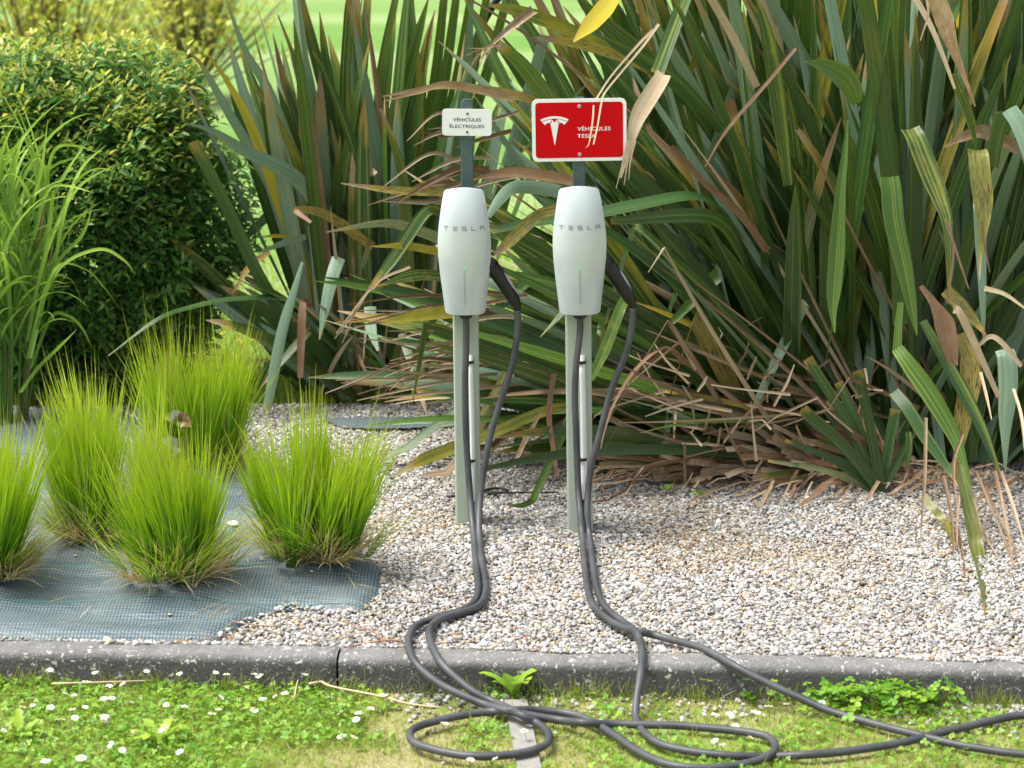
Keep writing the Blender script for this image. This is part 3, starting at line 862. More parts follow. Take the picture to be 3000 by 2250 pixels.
    # the cable: down from the unit, over the ground, back up to the handle
    top = [np.array(MW @ Vector((ox, -0.03, oz - 0.005)))]
    def hang(x, y, d):
        q = yp(x, y, B[1] - d)
        return q if q[2] > 0.013 else gp(x, y, 0.013)
    a_ = [hang(*q) for q in strandA]
    b_ = [hang(*q) for q in strandB]
    P = np.array(top + a_ + cable_world(loop, dzs) + b_ + [cl[-1]])
    P = catmull(P, 6)
    for _ in range(2): P[1:-1] = (P[:-2] + 2 * P[1:-1] + P[2:]) / 4
    CABLES.append(P.copy())
    V, F = tube(P, 0.0098, 12)
    MB().add(loc(V), F).build('cable', M['cable'], root, smooth=True)
    return root, B

loopL = [(1395, 1661), (1401, 1722), (1393, 1755), (1377, 1775), (1344, 1791), (1303, 1801), (1263, 1814), (1226, 1828), (1206, 1848), (1196, 1877), (1198, 1901), (1214, 1938), (1250, 1976), (1303, 2013),
         (1364, 2041), (1426, 2066), (1487, 2082), (1568, 2098), (1649, 2111), (1710, 2117), (1792, 2121), (1873, 2123), (1975, 2125), (2074, 2133), (2173, 2143), (2238, 2155), (2266, 2172), (2270, 2195),
         (2238, 2222), (2173, 2240), (2099, 2249), (2024, 2249), (1954, 2239), (1893, 2214), (1845, 2186), (1792, 2149), (1739, 2117), (1690, 2096), (1637, 2086), (1568, 2080), (1507, 2080), (1446, 2084), (1364, 2094),
         (1283, 2111), (1234, 2125), (1206, 2141), (1202, 2161), (1218, 2178), (1263, 2194), (1324, 2208), (1393, 2216), (1466, 2214), (1539, 2204), (1592, 2186), (1609, 2164), (1600, 2139), (1568, 2115), (1527, 2095),
         (1487, 2074), (1446, 2056), (1393, 2030), (1344, 1993), (1303, 1954), (1279, 1921), (1261, 1881), (1257, 1848), (1275, 1822), (1311, 1805), (1352, 1794), (1393, 1780), (1417, 1756), (1424, 1722), (1419, 1681)]
A_L = [(1366, 960, 0.035), (1365, 1045, 0.04), (1362, 1141, 0.045), (1366, 1286, 0.05), (1372, 1382, 0.06), (1379, 1479, 0.10), (1388, 1575, 0.20)]
B_L = [(1410, 1640, 0.29), (1406, 1590, 0.235), (1403, 1541, 0.17), (1405, 1479, 0.12), (1413, 1406, 0.09), (1425, 1334, 0.075), (1439, 1266, 0.065), (1459, 1199, 0.055), (1483, 1127, 0.05), (1503, 1059, 0.045), (1514, 990, 0.045), (1517, 940, 0.045)]
rootL, BL = station((1372, 1535), (1363, 924), -0.5, A_L, loopL, B_L, (1340, 640), (0.013, 0.0075, 0.075, 0.52),
                    'silver charger below the small white sign, cable coiled in a loop on grass', [(1520, 2086, 60, 0.020), (1740, 2118, 40, 0.0), (1715, 2106, 26, 0.02)])
loopR = [(1716, 1690), (1729, 1755), (1751, 1789), (1792, 1822), (1832, 1840), (1873, 1850), (1914, 1860), (1975, 1876), (2049, 1896), (2099, 1919), (2149, 1949), (2198, 1976), (2273, 2013), (2347, 2046), (2422, 2080), (2497, 2103),
         (2596, 2130), (2696, 2155), (2795, 2180), (2895, 2197), (2969, 2207), (3080, 2214), (3200, 2204), (3280, 2165), (3270, 2120), (3180, 2098), (3090, 2090), (3000, 2095), (2944, 2103), (2870, 2120), (2795, 2138), (2721, 2155),
         (2646, 2175), (2546, 2192), (2447, 2205), (2348, 2212), (2248, 2217), (2149, 2215), (2049, 2205), (1975, 2192), (1925, 2175), (1893, 2152), (1870, 2125), (1862, 2100), (1865, 2048), (1875, 1987), (1881, 1925), (1877, 1881),
         (1864, 1852), (1840, 1832), (1800, 1803), (1771, 1775), (1753, 1738), (1742, 1690)]
A_R = [(1700, 955, 0.035), (1697, 996, 0.04), (1688, 1069, 0.045), (1684, 1165, 0.045), (1688, 1262, 0.05), (1691, 1358, 0.055), (1694, 1430, 0.07), (1700, 1503, 0.12), (1707, 1585, 0.19)]
B_R = [(1735, 1640, 0.24), (1727, 1575, 0.16), (1720, 1503, 0.12), (1724, 1430, 0.09), (1733, 1358, 0.08), (1753, 1286, 0.07), (1772, 1213, 0.06), (1791, 1141, 0.05), (1815, 1083, 0.045), (1835, 1030, 0.045), (1847, 982, 0.045), (1853, 935, 0.045)]
rootR, BR = station((1700, 1554), (1700, 924), -0.85, A_R, loopR, B_R, (1677, 632), (0.009, 0.009, 0.10, 0.535),
                    'silver charger below the red sign, its cables running off over the kerb', [(2720, 2155, 60, 0.0), (1865, 1852, 40, 0.016), (1862, 2115, 50, -0.012), (2250, 2216, 60, -0.012)])

# ------------------------------------------------------------------ signs
def text_obj(s, width, height, bold, mat, parent, loc_, name='lettering', spacing=1.08):
    cu = bpy.data.curves.new('lettering', 'FONT')
    cu.body = s; cu.space_character = spacing; cu.offset = bold; cu.resolution_u = 4; cu.extrude = 0.0
    o = bpy.data.objects.new('lettering_tmp', cu); col.objects.link(o)
    bpy.context.view_layer.update()
    me = bpy.data.meshes.new_from_object(o.evaluated_get(bpy.context.evaluated_depsgraph_get()))
    bpy.data.objects.remove(o); bpy.data.curves.remove(cu)
    n_ = len(me.vertices); co = np.empty(n_ * 3); me.vertices.foreach_get('co', co); co = co.reshape(-1, 3)
    x0, x1 = co[:, 0].min(), co[:, 0].max()
    cap = 0.729                                       # cap height of the built-in font, in units of its size
    V = np.stack([(co[:, 0] - x0) / (x1 - x0) * width, np.zeros(n_), co[:, 1] / cap * height], 1)
    me.vertices.foreach_set('co', V.ravel()); me.update()
    me.materials.clear()
    o = link(name, me, mat, parent); o.location = loc_
    return o

def round_rect(w, h, r, k_=6):
    P = []
    for sx, sz, a0 in ((1, 1, 0), (-1, 1, 90), (-1, -1, 180), (1, -1, 270)):
        for q in np.linspace(a0, a0 + 90, k_):
            P.append((sx * (w / 2 - r) + r * math.cos(R(q)), sz * (h / 2 - r) + r * math.sin(R(q))))
    return P

def slab(outline, y0, y1):                            # outline counter-clockwise in x,z; front at y0
    n_ = len(outline)
    V = [(x, y0, z) for x, z in outline] + [(x, y1, z) for x, z in outline]
    F = [tuple(range(n_)), tuple(range(2 * n_ - 1, n_ - 1, -1))] + [(i, i + n_, (i + 1) % n_ + n_, (i + 1) % n_) for i in range(n_)]
    return np.array(V), F

def sign(base, post_px, top_py, plate, tilt, label):
    Yp = base[1] + 0.062
    T = yp(post_px, top_py, Yp)
    root = empty('sign', (T[0], Yp, 0))
    tag(root, label, 'sign')
    hgt = T[2]
    mb = MB()
    V, F = rounded_box(0.0365, 0.022, hgt + 0.03 - 0.012, 0.003); V[:, 2] -= 0.03; mb.add(V, F)
    post = mb.build('post', M['post'], root)
    mb = MB()
    V, F = rounded_box(0.034, 0.020, 0.006, 0.004); V[:, 2] += hgt - 0.012; mb.add(V, F)
    V, F = rounded_box(0.026, 0.014, 0.006, 0.004); V[:, 2] += hgt - 0.0055; mb.add(V, F)
    mb.build('post_cap', M['post'], post)
    cx, cy, w, h, r = plate
    C = yp(cx, cy, Yp - 0.014) - np.array([T[0], Yp, 0])
    V, F = slab(round_rect(w, h, r), -0.0025, 0.0025)
    pl = MB().add(V, F).build('plate', M['sign_white'], root)
    pl.location = C; pl.rotation_euler = (0, R(tilt), 0)
    return root, pl

def bolt(parent, x, z, r=0.0036, y=-0.0045):
    V, F = tube([(x, -0.002, z), (x, y, z), (x, y - 0.0008, z)], [r, r, r * 0.7], 10, up=(0, 0, 1))
    MB().add(V, F).build('bolt', M['bolt'], parent)

s1, p1 = sign(BL, 1368, 291, (1368, 358.5, 0.1445, 0.0775, 0.011), 0.6, 'small white sign with two lines of dark lettering on a green post')
text_obj('V\u00c9HICULES', 0.0815, 0.0094, 0.016, M['sign_ink'], p1, (-0.0405, -0.0031, 0.0035))
text_obj('\u00c9LECTRIQUES', 0.1010, 0.0094, 0.016, M['sign_ink'], p1, (-0.0505, -0.0031, -0.0155))
bolt(p1, 0.0012, 0.0255); bolt(p1, 0.0006, -0.0275)
s2, p2 = sign(BR, 1698, 285, (1697, 380.5, 0.272, 0.180, 0.016), -0.9, 'large red sign with white border and emblem on a green post')
V, F = slab(round_rect(0.252, 0.160, 0.010), -0.0031, -0.0022)
red = MB().add(V, F).build('red_panel', M['sign_red'], p2)
text_obj('V\u00c9HICULES', 0.0955, 0.0112, 0.012, M['sign_white'], red, (-0.0055, -0.0037, -0.0020))
text_obj('TESLA', 0.0530, 0.0112, 0.012, M['sign_white'], red, (-0.0055, -0.0037, -0.0225))
for bz in (0.0685, -0.0705):
    V, F = tube([(0.0005, -0.0025, bz), (0.0005, -0.0040, bz)], [0.0048, 0.0048], 14, up=(0, 0, 1)); MB().add(V, F).build('washer', M['sign_white'], red)
    bolt(red, 0.0005, bz, 0.0029, -0.0052)
# emblem: an arched bar over a tapering T
def em(x, y): return ((x - 1088) / 6.913 * 0.001, (838 - y) / 6.913 * 0.001)
def flat(polys, name, y):
    mb = MB()
    for A_, B_ in polys:                              # strips between two edge lines
        n_ = len(A_); V = [(em(*p)[0], y, em(*p)[1]) for p in A_] + [(em(*p)[0], y, em(*p)[1]) for p in B_]
        mb.add(V, [(i + n_, i + 1 + n_, i + 1, i) for i in range(n_ - 1)])
    return mb.build(name, M['sign_white'], red)
def arc(xs, x0, half, y_mid, y_end): return [(x, y_mid + (y_end - y_mid) * ((x - x0) / half) ** 2) for x in xs]
xs = np.linspace(0, 1, 17)
flat([(arc(598 + (xs * 2 - 1) * 281, 598, 281, 556, 622), arc(598 + (xs * 2 - 1) * 256, 598, 256, 603, 658))], 'emblem_arc', -0.0037)
lx = np.linspace(347, 540, 9)
left = (arc(lx, 598, 251, 614, 669), [(412, 733), (418, 722), (428, 708), (445, 695), (465, 689), (485, 687), (500, 686), (512, 686), (540, 684)])
right = ([(1196 - x, y) for x, y in left[0]][::-1], [(1196 - x, y) for x, y in left[1]][::-1])
stem = ([(512, 686), (540, 616), (598, 682), (656, 616), (684, 686)], [(594, 1130), (595, 1131), (598, 1132), (601, 1131), (602, 1130)])
flat([left, right, stem], 'emblem_stem', -0.0037)

# ------------------------------------------------------------------ plants: shared machinery
def leaf_attr(n_, seed, yel, dead, age):
    a_ = np.empty((n_, 4), np.float32); a_[:] = (seed, yel, dead, age)
    return a_

class Bunch:                                          # leaves joined to one part
    def __init__(s): s.V, s.F, s.U, s.A, s.n = [], [], [], [], 0
    def add(s, V, F, U, A):
        s.V.append(V); s.F.append(F + s.n); s.U.append(U); s.A.append(A); s.n += len(V)
    def build(s, name, mat, parent, org):
        me = mesh(name, np.concatenate(s.V) - np.asarray(org), np.concatenate(s.F), np.concatenate(s.U), {'leaf': np.concatenate(s.A)}, smooth=True)
        return tag(link(name, me, mat, parent), kind='stuff')

FLAX_W = ([0, 0.12, 0.35, 0.6, 0.8, 0.92, 1.0], [0.62, 0.72, 0.95, 1.0, 0.78, 0.45, 0.04])

def flax_path(base, az, e0, L, droop, sway=0.0, kink=None, n_=15):
    ss = np.linspace(0, 1, n_)
    if kink is not None:
        ss = np.sort(np.r_[ss, kink[0] - 0.012, kink[0] + 0.012])
    P = [np.array(base, float)]
    for i in range(1, len(ss)):
        m_ = (ss[i] + ss[i - 1]) / 2
        e = e0 - droop * m_ ** 1.8
        if kink is not None and m_ > kink[0]:
            e = kink[1] - 12 * (m_ - kink[0])
        a_ = az + sway * m_ ** 2
        d = np.array([math.cos(R(a_)) * math.cos(R(e)), math.sin(R(a_)) * math.cos(R(e)), math.sin(R(e))])
        P.append(P[-1] + d * L * (ss[i] - ss[i - 1]))
    P = np.array(P)
    lo = P[:, 2] < 0.015
    P[lo, 2] = 0.015 + 0.01 * np.abs(np.sin(np.arange(len(P))[lo]))
    return P, ss

class Flax:
    def __init__(s, base, label, name='flax_plant'):
        s.B = np.array(base, float); s.root = empty(name, s.B); s.items = []
        tag(s.root, label, 'plant')
    def leaf(s, P, W, N, seed=None, yel=0.1, dead=0.0, age=0.2, fold=0.22, twist=0.0, ncol=2, key=None, face=False):
        V, F, U = ribbon(P, W, N, fold, ncol, twist, face)
        if not in_frame(P, 150): return
        seed = random.random() if seed is None else seed
        px, py = proj(P)
        w_ = (px > 0) & (px < 3000) & (py > 0) & (py < 2250)
        size = key if key is not None else float(w_.mean()) * 2 - float(np.mean(P[:, 1])) * 0.9 + (0.5 if dead < 0.5 else 0)
        s.items.append((size, V - s.B, F, U, leaf_attr(len(V), seed, yel, dead, age)))
    def build(s, most=300):
        s.items.sort(key=lambda q: -q[0])
        for (_, V, F, U, A) in s.items[:most]:
            link('leaf', mesh('leaf', V, F, U, {'leaf': A}, smooth=True), M['flax'], s.root)
        if len(s.items) > most:
            b_ = Bunch()
            for (_, V, F, U, A) in s.items[most:]: b_.add(V, F, U, A)
            b_.build('inner_leaves', M['flax'], s.root, (0, 0, 0))
        return s.root
    def hero(s, pts, Y, W, **k):
        """a leaf through photo pixels; Y one distance or one per point; W widest in mm or a list"""
        n_ = len(pts); Ys = np.interp(np.linspace(0, 1, n_), np.linspace(0, 1, np.size(Y)), np.atleast_1d(Y)) if np.size(Y) > 1 else np.full(n_, float(np.atleast_1d(Y)[0]))
        P = np.array([yp(x, y, d) for (x, y), d in zip(pts, Ys)])
        P = np.array([q if q[2] > 0.006 else gp(x, y, 0.006) for q, (x, y) in zip(P, pts)])
        sharp = k.pop('sharp', False)
        Q = np.vstack([np.linspace(P[i], P[i + 1], 5)[:-1] for i in range(n_ - 1)] + [P[-1:]]) if sharp else catmull(P, 6)
        d = np.r_[0, np.cumsum(np.linalg.norm(np.diff(Q, axis=0), axis=1))]; d /= d[-1]
        if np.size(W) > 1: w = np.interp(d, np.linspace(0, 1, len(W)), W) / 1000
        else: w = np.interp(d, *FLAX_W) * W / 1000
        N = k.pop('N', (0, -1, 0.25))
        k.setdefault('key', 50); k.setdefault('face', True)
        s.leaf(Q, w, N, **k)

def zA(*p): return [(1300 + x / 1.843, y / 1.843) for x, y in p]
def zB(*p): return [(2100 + x / 1.843, y / 1.843) for x, y in p]
def zC(*p): return [(2100 + x / 1.659, 850 + y / 1.659) for x, y in p]
def zG(*p): return [(550 + x / 1.382, y / 1.382) for x, y in p]
def z2(*p): return [(1150 + x / 2.074, 900 + y / 2.074) for x, y in p]
def zD(*p): return [(1700 + x / 2.765, 1000 + y / 2.765) for x, y in p]

def rnd(a_, b_): return random.uniform(a_, b_)

def random_flax(fx, cx, cy, rx, ry, count, az_rng, e_rng, L_rng, dead_p=0.08, w=(42, 72), face=0.6, yel=0.25, droop=(8, 60), kink_p=0.12, lean=None, age_k=1.0, flip=0.2):
    for _ in range(count):
        q = math.sqrt(random.random()); th = rnd(0, 2 * math.pi)
        b_ = (cx + rx * q * math.cos(th), cy + ry * q * math.sin(th), rnd(0, 0.03))
        az = rnd(*az_rng)
        if lean is not None: az = lean(b_, az)
        e0 = rnd(*e_rng); L = rnd(*L_rng); dr = rnd(*droop) * (1.15 - e0 / 110)
        kink = (rnd(0.45, 0.85), rnd(-85, -35)) if random.random() < kink_p else None
        P, ss = flax_path(b_, az, e0, L, dr, rnd(-18, 18), kink)
        dead = random.random() < dead_p
        W = rnd(*w) * 1.12 / 1000 * np.interp(ss, *FLAX_W)
        if dead: W = W * rnd(0.25, 0.6)
        up = np.array([-math.cos(R(az)) * math.sin(R(e0)), -math.sin(R(az)) * math.sin(R(e0)), math.cos(R(e0))])
        f = min(1.0, max(0.0, random.gauss(face, 0.3)))
        N = nrm((1 - f) * up * 1.0 + f * np.array([rnd(-0.6, 0.6), -1, rnd(-0.2, 0.5)])) * (-1 if random.random() < flip else 1)
        yl = min(0.5, random.betavariate(1.2, 2.6) * yel * 2.8)
        if random.random() < 0.02: yl = rnd(0.7, 0.85)
        fx.leaf(P, W, N, yel=yl, dead=1.0 if dead else 0.0, age=min(1, random.betavariate(1.0, 5.0) * 1.2 * age_k), fold=rnd(0.1, 0.4) if not dead else rnd(0.4, 0.9),
                twist=np.linspace(0, rnd(-0.7, 0.7), len(P)))

# ------------------------------------------------------------------ big flax behind the chargers
RB = gp(2560, 1400)
RX, RY = RB[0], RB[1] + 0.28
F1 = Flax((RX, RY, 0), 'huge green flax plant leaning over the chargers, with striped and withered sword leaves')
# fans leaning to the left over the chargers
def lean_l(b_, az): return az
random_flax(F1, RX - 0.15, RY + 0.02, 0.42, 0.22, 200, (155, 205), (18, 62), (0.95, 1.55), 0.07, (32, 56), 0.55, 0.30, (5, 45), 0.10)
random_flax(F1, RX - 0.05, RY + 0.05, 0.45, 0.25, 190, (145, 215), (55, 84), (0.9, 1.75), 0.02, (34, 60), 0.65, 0.28, (5, 40), 0.08)
random_flax(F1, RX + 0.15, RY + 0.05, 0.50, 0.25, 240, (0, 360), (66, 88), (0.9, 2.2), 0.02, (36, 62), 0.75, 0.26, (5, 40), 0.08)
random_flax(F1, RX + 0.35, RY + 0.05, 0.40, 0.25, 90, (-70, 40), (40, 80), (1.2, 1.9), 0.06, (38, 66), 0.7, 0.22, (10, 60), 0.15)
# lower leaves reaching left near the ground
random_flax(F1, RX - 0.25, RY - 0.02, 0.35, 0.18, 70, (165, 205), (5, 30), (0.7, 1.35), 0.2, (30, 52), 0.4, 0.2, (5, 30), 0.10)
# dead straw: narrow, pale, broken
for _ in range(70):
    b_ = (RX + rnd(-0.5, 0.3), RY + rnd(-0.3, 0.15), rnd(0.0, 0.25))
    P, ss = flax_path(b_, rnd(150, 225), rnd(0, 60), rnd(0.4, 1.3), rnd(-10, 18), rnd(-15, 15), (rnd(0.35, 0.9), rnd(-88, -20)) if random.random() < 0.6 else None, 11)
    F1.leaf(P, rnd(8, 20) / 1000 * np.interp(ss, [0, 0.7, 1], [1, 0.8, 0.15]), (rnd(-.5, .5), -1, rnd(-.3, .6)), dead=1.0, fold=rnd(0.3, 0.9), twist=np.linspace(0, rnd(-1.2, 1.2), len(P)))
# cut and rotted leaf bases at the foot
for _ in range(170):
    bx = rnd(-0.62, 0.15)
    b_ = (RX + bx, RY - 0.16 + rnd(-0.16, 0.1), rnd(0.0, 0.05))
    P, ss = flax_path(b_, rnd(168, 235), rnd(2, 42), rnd(0.14, 0.40), rnd(-5, 25), rnd(-15, 15), None, 6)
    F1.leaf(P, rnd(13, 30) / 1000 * np.interp(ss, [0, 1], [1, 0.85]), (rnd(-.4, .4), -0.8, rnd(0, 0.8)), dead=1.0 if random.random() < 0.82 else 0.0, fold=rnd(0.2, 0.6), age=0.5)
for _ in range(70):                                   # litter of dry strips lying round the foot
    b_ = (RX + rnd(-0.85, 0.5), RY - 0.28 + rnd(-0.13, 0.08), 0.012)
    a_ = rnd(150, 260); L = rnd(0.10, 0.38)
    P = np.array([b_ + np.array([math.cos(R(a_)), math.sin(R(a_)), 0]) * L * q + np.array([0, 0, 0.03 * math.sin(q * 3) * rnd(0.3, 1.5)]) for q in np.linspace(0, 1, 6)])
    F1.leaf(P, rnd(5, 14) / 1000, (rnd(-.3, .3), -0.4, 1), dead=1.0, fold=0.3)
for _ in range(60):                                    # pale broken straws criss-crossing in front of the foot
    x_, y_ = rnd(1900, 2560), rnd(1060, 1420); a_ = rnd(0, 6.28); l_ = rnd(40, 170); b2_ = a_ + random.choice((0, 0, rnd(-1.6, 1.6)))
    p1_ = (x_ + l_ * math.cos(a_), min(1460, y_ + l_ * 0.7 * math.sin(a_))); p2_ = (p1_[0] + l_ * 0.5 * math.cos(b2_), min(1475, p1_[1] + l_ * 0.5 * math.sin(b2_)))
    F1.hero([(x_, y_), p1_, p2_], (rnd(7.2, 7.45), rnd(7.15, 7.35)), [rnd(5, 11), rnd(5, 10), rnd(2, 6)], dead=1.0, seed=rnd(0.5, 1.0), fold=0.5, sharp=True, key=10)
# green fan at the very foot
cf = gp(2582, 1443)
for (x, y, w_, dd) in [(2350, 1200, 44, 0), (2365, 1050, 40, 0), (2510, 1085, 40, 0), (2532, 1180, 34, 0), (2420, 1330, 46, 0.0), (2300, 1290, 46, 0), (2622, 1200, 40, 0), (2660, 1330, 30, 0), (2455, 1120, 36, 0), (2700, 1240, 40, 0), (2250, 1350, 40, 0.3)]:
    e = yp(x, y, cf[1] + rnd(-0.05, 0.12)); m_ = (cf + e) / 2 + np.array([0, 0.0, 0.02])
    P = catmull([cf, m_, e], 6)
    F1.leaf(P, w_ / 1000 * np.linspace(0.8, random.choice((0.25, 0.85)), len(P)), (0.1, -1, 0.4), yel=0.1, age=0.15, fold=0.35, dead=dd, key=40)
H = F1.hero
# leaves one can pick out in the photograph (each at its own distance)
H(zA((930, -30), (830, 90), (700, 225)), (7.3, 7.1), [40, 58, 50, 6], yel=1.05, age=0.05)
H(zA((900, 260), (600, 130), (400, 62), (240, 28)), (7.5, 7.2), 44, yel=0.75, age=0.35)
H(zA((760, 420), (520, 240), (330, 110), (130, -10)), (7.4, 7.2), [10, 9, 8, 6], dead=1.0)
H(zA((480, 60), (400, 120), (270, 230), (190, 330)), (7.3, 7.1), [30, 26, 12, 3], dead=1.0, fold=0.7)
H(zA((1100, 380), (950, 305), (700, 232), (480, 200)), (7.4, 7.1), 32, yel=0.9, age=0.75)
H(zA((1600, 950), (1350, 560), (1150, 370), (950, 200), (790, 60), (700, -40)), (7.6, 7.25), 62, yel=0.15, age=0.1)
H(zA((1500, 700), (1280, 470), (1080, 330), (840, 190)), (7.5, 7.15), 50, yel=0.1, age=0.05)
H(zA((520, 560), (415, 520), (180, 482), (0, 462), (-330, 520)), (7.2, 7.05), [26, 30, 26, 16, 4], yel=0.9, age=0.95, dead=0.35)
H(zA((1320, -60), (1230, 180), (1150, 400)), (7.2, 7.0), [40, 42, 40], yel=0.55, age=0.1)
H(zA((1185, 402), (1165, 440), (1120, 510), (1045, 640), (990, 830), (955, 960)), (7.0, 6.85), [44, 50, 52, 34, 14, 6], dead=1.0, fold=0.35, seed=0.97)
for dx, l in ((0, 0), (10, 40), (-14, 60), (24, 10)):
    H(zA((1010 + dx, 760), (985 + dx, 860), (955 + dx * 1.8, 960 + l)), (6.86, 6.85), [7, 5, 2], dead=1.0, seed=0.95)
H(zA((1130, 160), (1060, 230), (920, 390), (850, 490), (812, 560), (805, 640), (785, 770), (765, 800)), (7.1, 6.7), [9, 8, 6, 5.5, 5.5, 5, 4, 1], dead=1.0, seed=0.95)
H(zA((1160, 130), (1075, 250), (950, 400), (870, 500), (850, 560), (830, 680), (808, 780)), (7.1, 6.7), [9, 8, 6, 5.5, 5.5, 5, 4], dead=1.0, seed=0.95)
H(zA((620, 600), (500, 450), (400, 330), (290, 235)), (7.3, 7.1), [48, 52, 46, 26], yel=0.2, age=0.4)
for a_ in ((150, 350), (180, 390), (120, 300), (210, 360), (130, 260)):
    H(zA((300, 245), ((300 + a_[0]) / 2, 260), a_), (7.1, 7.08), [7, 4, 2], dead=1.0)
H(zA((350, 900), (430, 600), (500, 360), (545, 190)), (7.9, 7.8), [44, 44, 40, 36], yel=0.2, age=0.05, N=(0, 1, 0.2))
H(zA((1750, 1600), (1620, 1330), (1530, 1180), (1420, 1085), (1290, 1065), (1050, 1110), (750, 1170), (480, 1205), (255, 1250)), (7.5, 7.0), [36, 44, 48, 46, 50, 52, 50, 44, 30], yel=0.05, age=0.02, seed=0.5, N=(0, -0.6, 1))
H(zA((1760, 1650), (1600, 1330), (1480, 1190), (1300, 1165), (900, 1195)), (7.52, 7.15), [40, 46, 46, 44, 20], yel=0.3, age=0.1)
H(zA((730, 985), (560, 950), (400, 930), (280, 940), (155, 968)), (7.0, 7.0), [26, 34, 36, 26, 3], dead=0.85, age=0.9, seed=0.1)
H(zA((620, 1130), (520, 1160), (440, 1220), (360, 1300), (275, 1375)), (7.05, 6.98), [34, 36, 38, 34, 12], yel=0.65, age=0.62)
H(zA((640, 1035), (480, 1010), (370, 1015), (300, 1080), (240, 1170)), (7.15, 7.0), [40, 42, 40, 34, 16], yel=0.1, age=0.0, N=(0, 1, -0.3))
H(zA((1700, 1200), (1620, 900), (1570, 700), (1535, 540)), (7.5, 7.25), [44, 48, 46, 38], yel=0.45, age=0.6)
H(zA((1900, 260), (1760, 430), (1530, 700), (1410, 900)), (7.2, 7.05), [10, 12, 10, 3], dead=1.0)
H(zA((1225, 790), (1400, 980), (1600, 1160), (1740, 1350)), (7.2, 7.35), [18, 22, 24, 24], dead=0.9, fold=0.9)
H(zA((1860, 1000), (1810, 600), (1760, 260), (1690, -20)), (7.3, 7.15), 50, yel=0.6, age=0.15)
H(zA((1690, 470), (1560, 200), (1430, -30)), (7.2, 7.1), [22, 26, 24], dead=0.95)
H(zB((750, 560), (745, 530), (700, 440), (590, 365), (480, 332)), (7.1, 6.98), [20, 56, 70, 46, 4], yel=0.12, age=0.1, seed=0.95, fold=0.5)
H(zB((990, 1750), (985, 1400), (950, 1150), (928, 960)), (7.35, 7.1), [50, 58, 60, 58], yel=0.1, age=0.0)
H(zB((928, 956), (940, 1040), (955, 1200), (1010, 1450), (1055, 1680), (1080, 1810)), (7.1, 7.0), [62, 66, 60, 52, 36, 5], yel=0.55, age=0.02, seed=0.9, N=(0.1, -1, 0.5))
H(zB((1040, 700), (1075, 760), (1130, 900), (1190, 1050), (1240, 1200), (1250, 1420), (1255, 1640)), (7.1, 6.9), [60, 66, 66, 44, 22, 16, 4], yel=0.5, age=0.45, fold=0.3, N=(0.2, -1, 0.4))
H(zB((1235, 1180), (1290, 1350), (1360, 1560)), (6.92, 6.9), [9, 7, 4], dead=1.0)
H(zB((1260, 1220), (1275, 1400), (1240, 1640)), (6.92, 6.9), [9, 7, 4], dead=1.0)
H(zB((1405, 812), (1412, 850), (1420, 950), (1440, 1150), (1425, 1340), (1418, 1510)), (7.05, 6.92), [60, 64, 62, 34, 12, 3], yel=0.3, age=0.6, N=(0, -1, 0.5))
H(zB((1435, 1200), (1450, 1350), (1475, 1470)), (6.92, 6.9), [7, 6, 3], dead=1.0)
H(zB((1480, 900), (1510, 740), (1545, 600)), (7.1, 6.98), [42, 44, 46], yel=0.2, age=0.05)
H(zB((1580, 585), (1625, 650), (1670, 750), (1720, 900)), (6.98, 6.92), [50, 52, 52, 46], yel=0.3, age=0.05, seed=0.9, N=(0, 1, -0.5))
H(zB((1060, -30), (1150, 130), (1220, 300), (1285, 480)), (6.95, 6.9), [18, 16, 13, 8], dead=1.0)
H(zB((1170, -40), (1220, 90), (1260, 220), (1330, 400), (1395, 575)), (6.97, 6.9), [52, 56, 30, 14, 5], dead=0.7, yel=0.7, age=0.7)
H(zB((1130, -20), (1140, 80), (1098, 220)), (6.9, 6.88), [8, 7, 3], dead=1.0)
H(zB((706, 650), (690, 830), (665, 1050), (642, 1400), (625, 1650), (636, 1797)), (7.05, 6.95), [6, 22, 36, 50, 44, 4], yel=0.45, age=0.0, seed=0.9, fold=0.45)
H(zB((1700, 830), (1600, 790), (1440, 712), (1330, 740), (1225, 795)), (7.15, 7.0), [28, 40, 46, 30, 4], dead=0.95, fold=0.3)
H(zB((870, 290), (858, 130), (845, -20)), (7.3, 7.3), [5, 16, 18], yel=1.1, age=0)
H(zB((1400, 810), (1370, 650), (1310, 500), (1270, 400)), (7.0, 6.95), [3, 26, 30, 22], yel=0.6, age=0.1)
H(zC((893, 60), (882, 180), (876, 300)), (7.0, 6.96), [18, 24, 28], yel=0.5, age=0.0, seed=0.95)
H(zC((876, 282), (930, 355), (1040, 510), (1150, 700), (1200, 840), (1240, 970)), (6.96, 6.8), [36, 54, 54, 44, 26, 5], yel=0.5, age=0.05, seed=0.95, N=(-0.3, -1, 0.3))
H(zC((990, -20), (1050, 60), (1100, 160), (1125, 260), (1150, 370)), (6.95, 6.9), [14, 26, 62, 52, 26], dead=0.9, fold=0.5, seed=0.05)
H(zC((1185, 210), (1225, 330), (1230, 450), (1195, 620), (1165, 830), (1150, 960)), (6.95, 6.85), [30, 62, 66, 50, 24, 8], yel=0.3, age=0.75)
H(zC((1175, 850), (1205, 980), (1240, 1130), (1265, 1280), (1285, 1430), (1305, 1600)), (6.75, 6.5), [24, 42, 46, 26, 12, 2], yel=0.3, age=0.5)
H(zC((1000, 150), (1080, 290), (1200, 500), (1290, 680), (1370, 880)), (6.95, 6.8), [26, 36, 40, 34, 12], yel=0.48, age=0.1, N=(0.2, -1, 0.3))
H(zC((1400, 285), (1412, 330), (1418, 470), (1405, 650), (1402, 890)), (6.95, 6.85), [58, 60, 50, 24, 4], yel=0.5, age=0.1, N=(0, 1, -0.3))
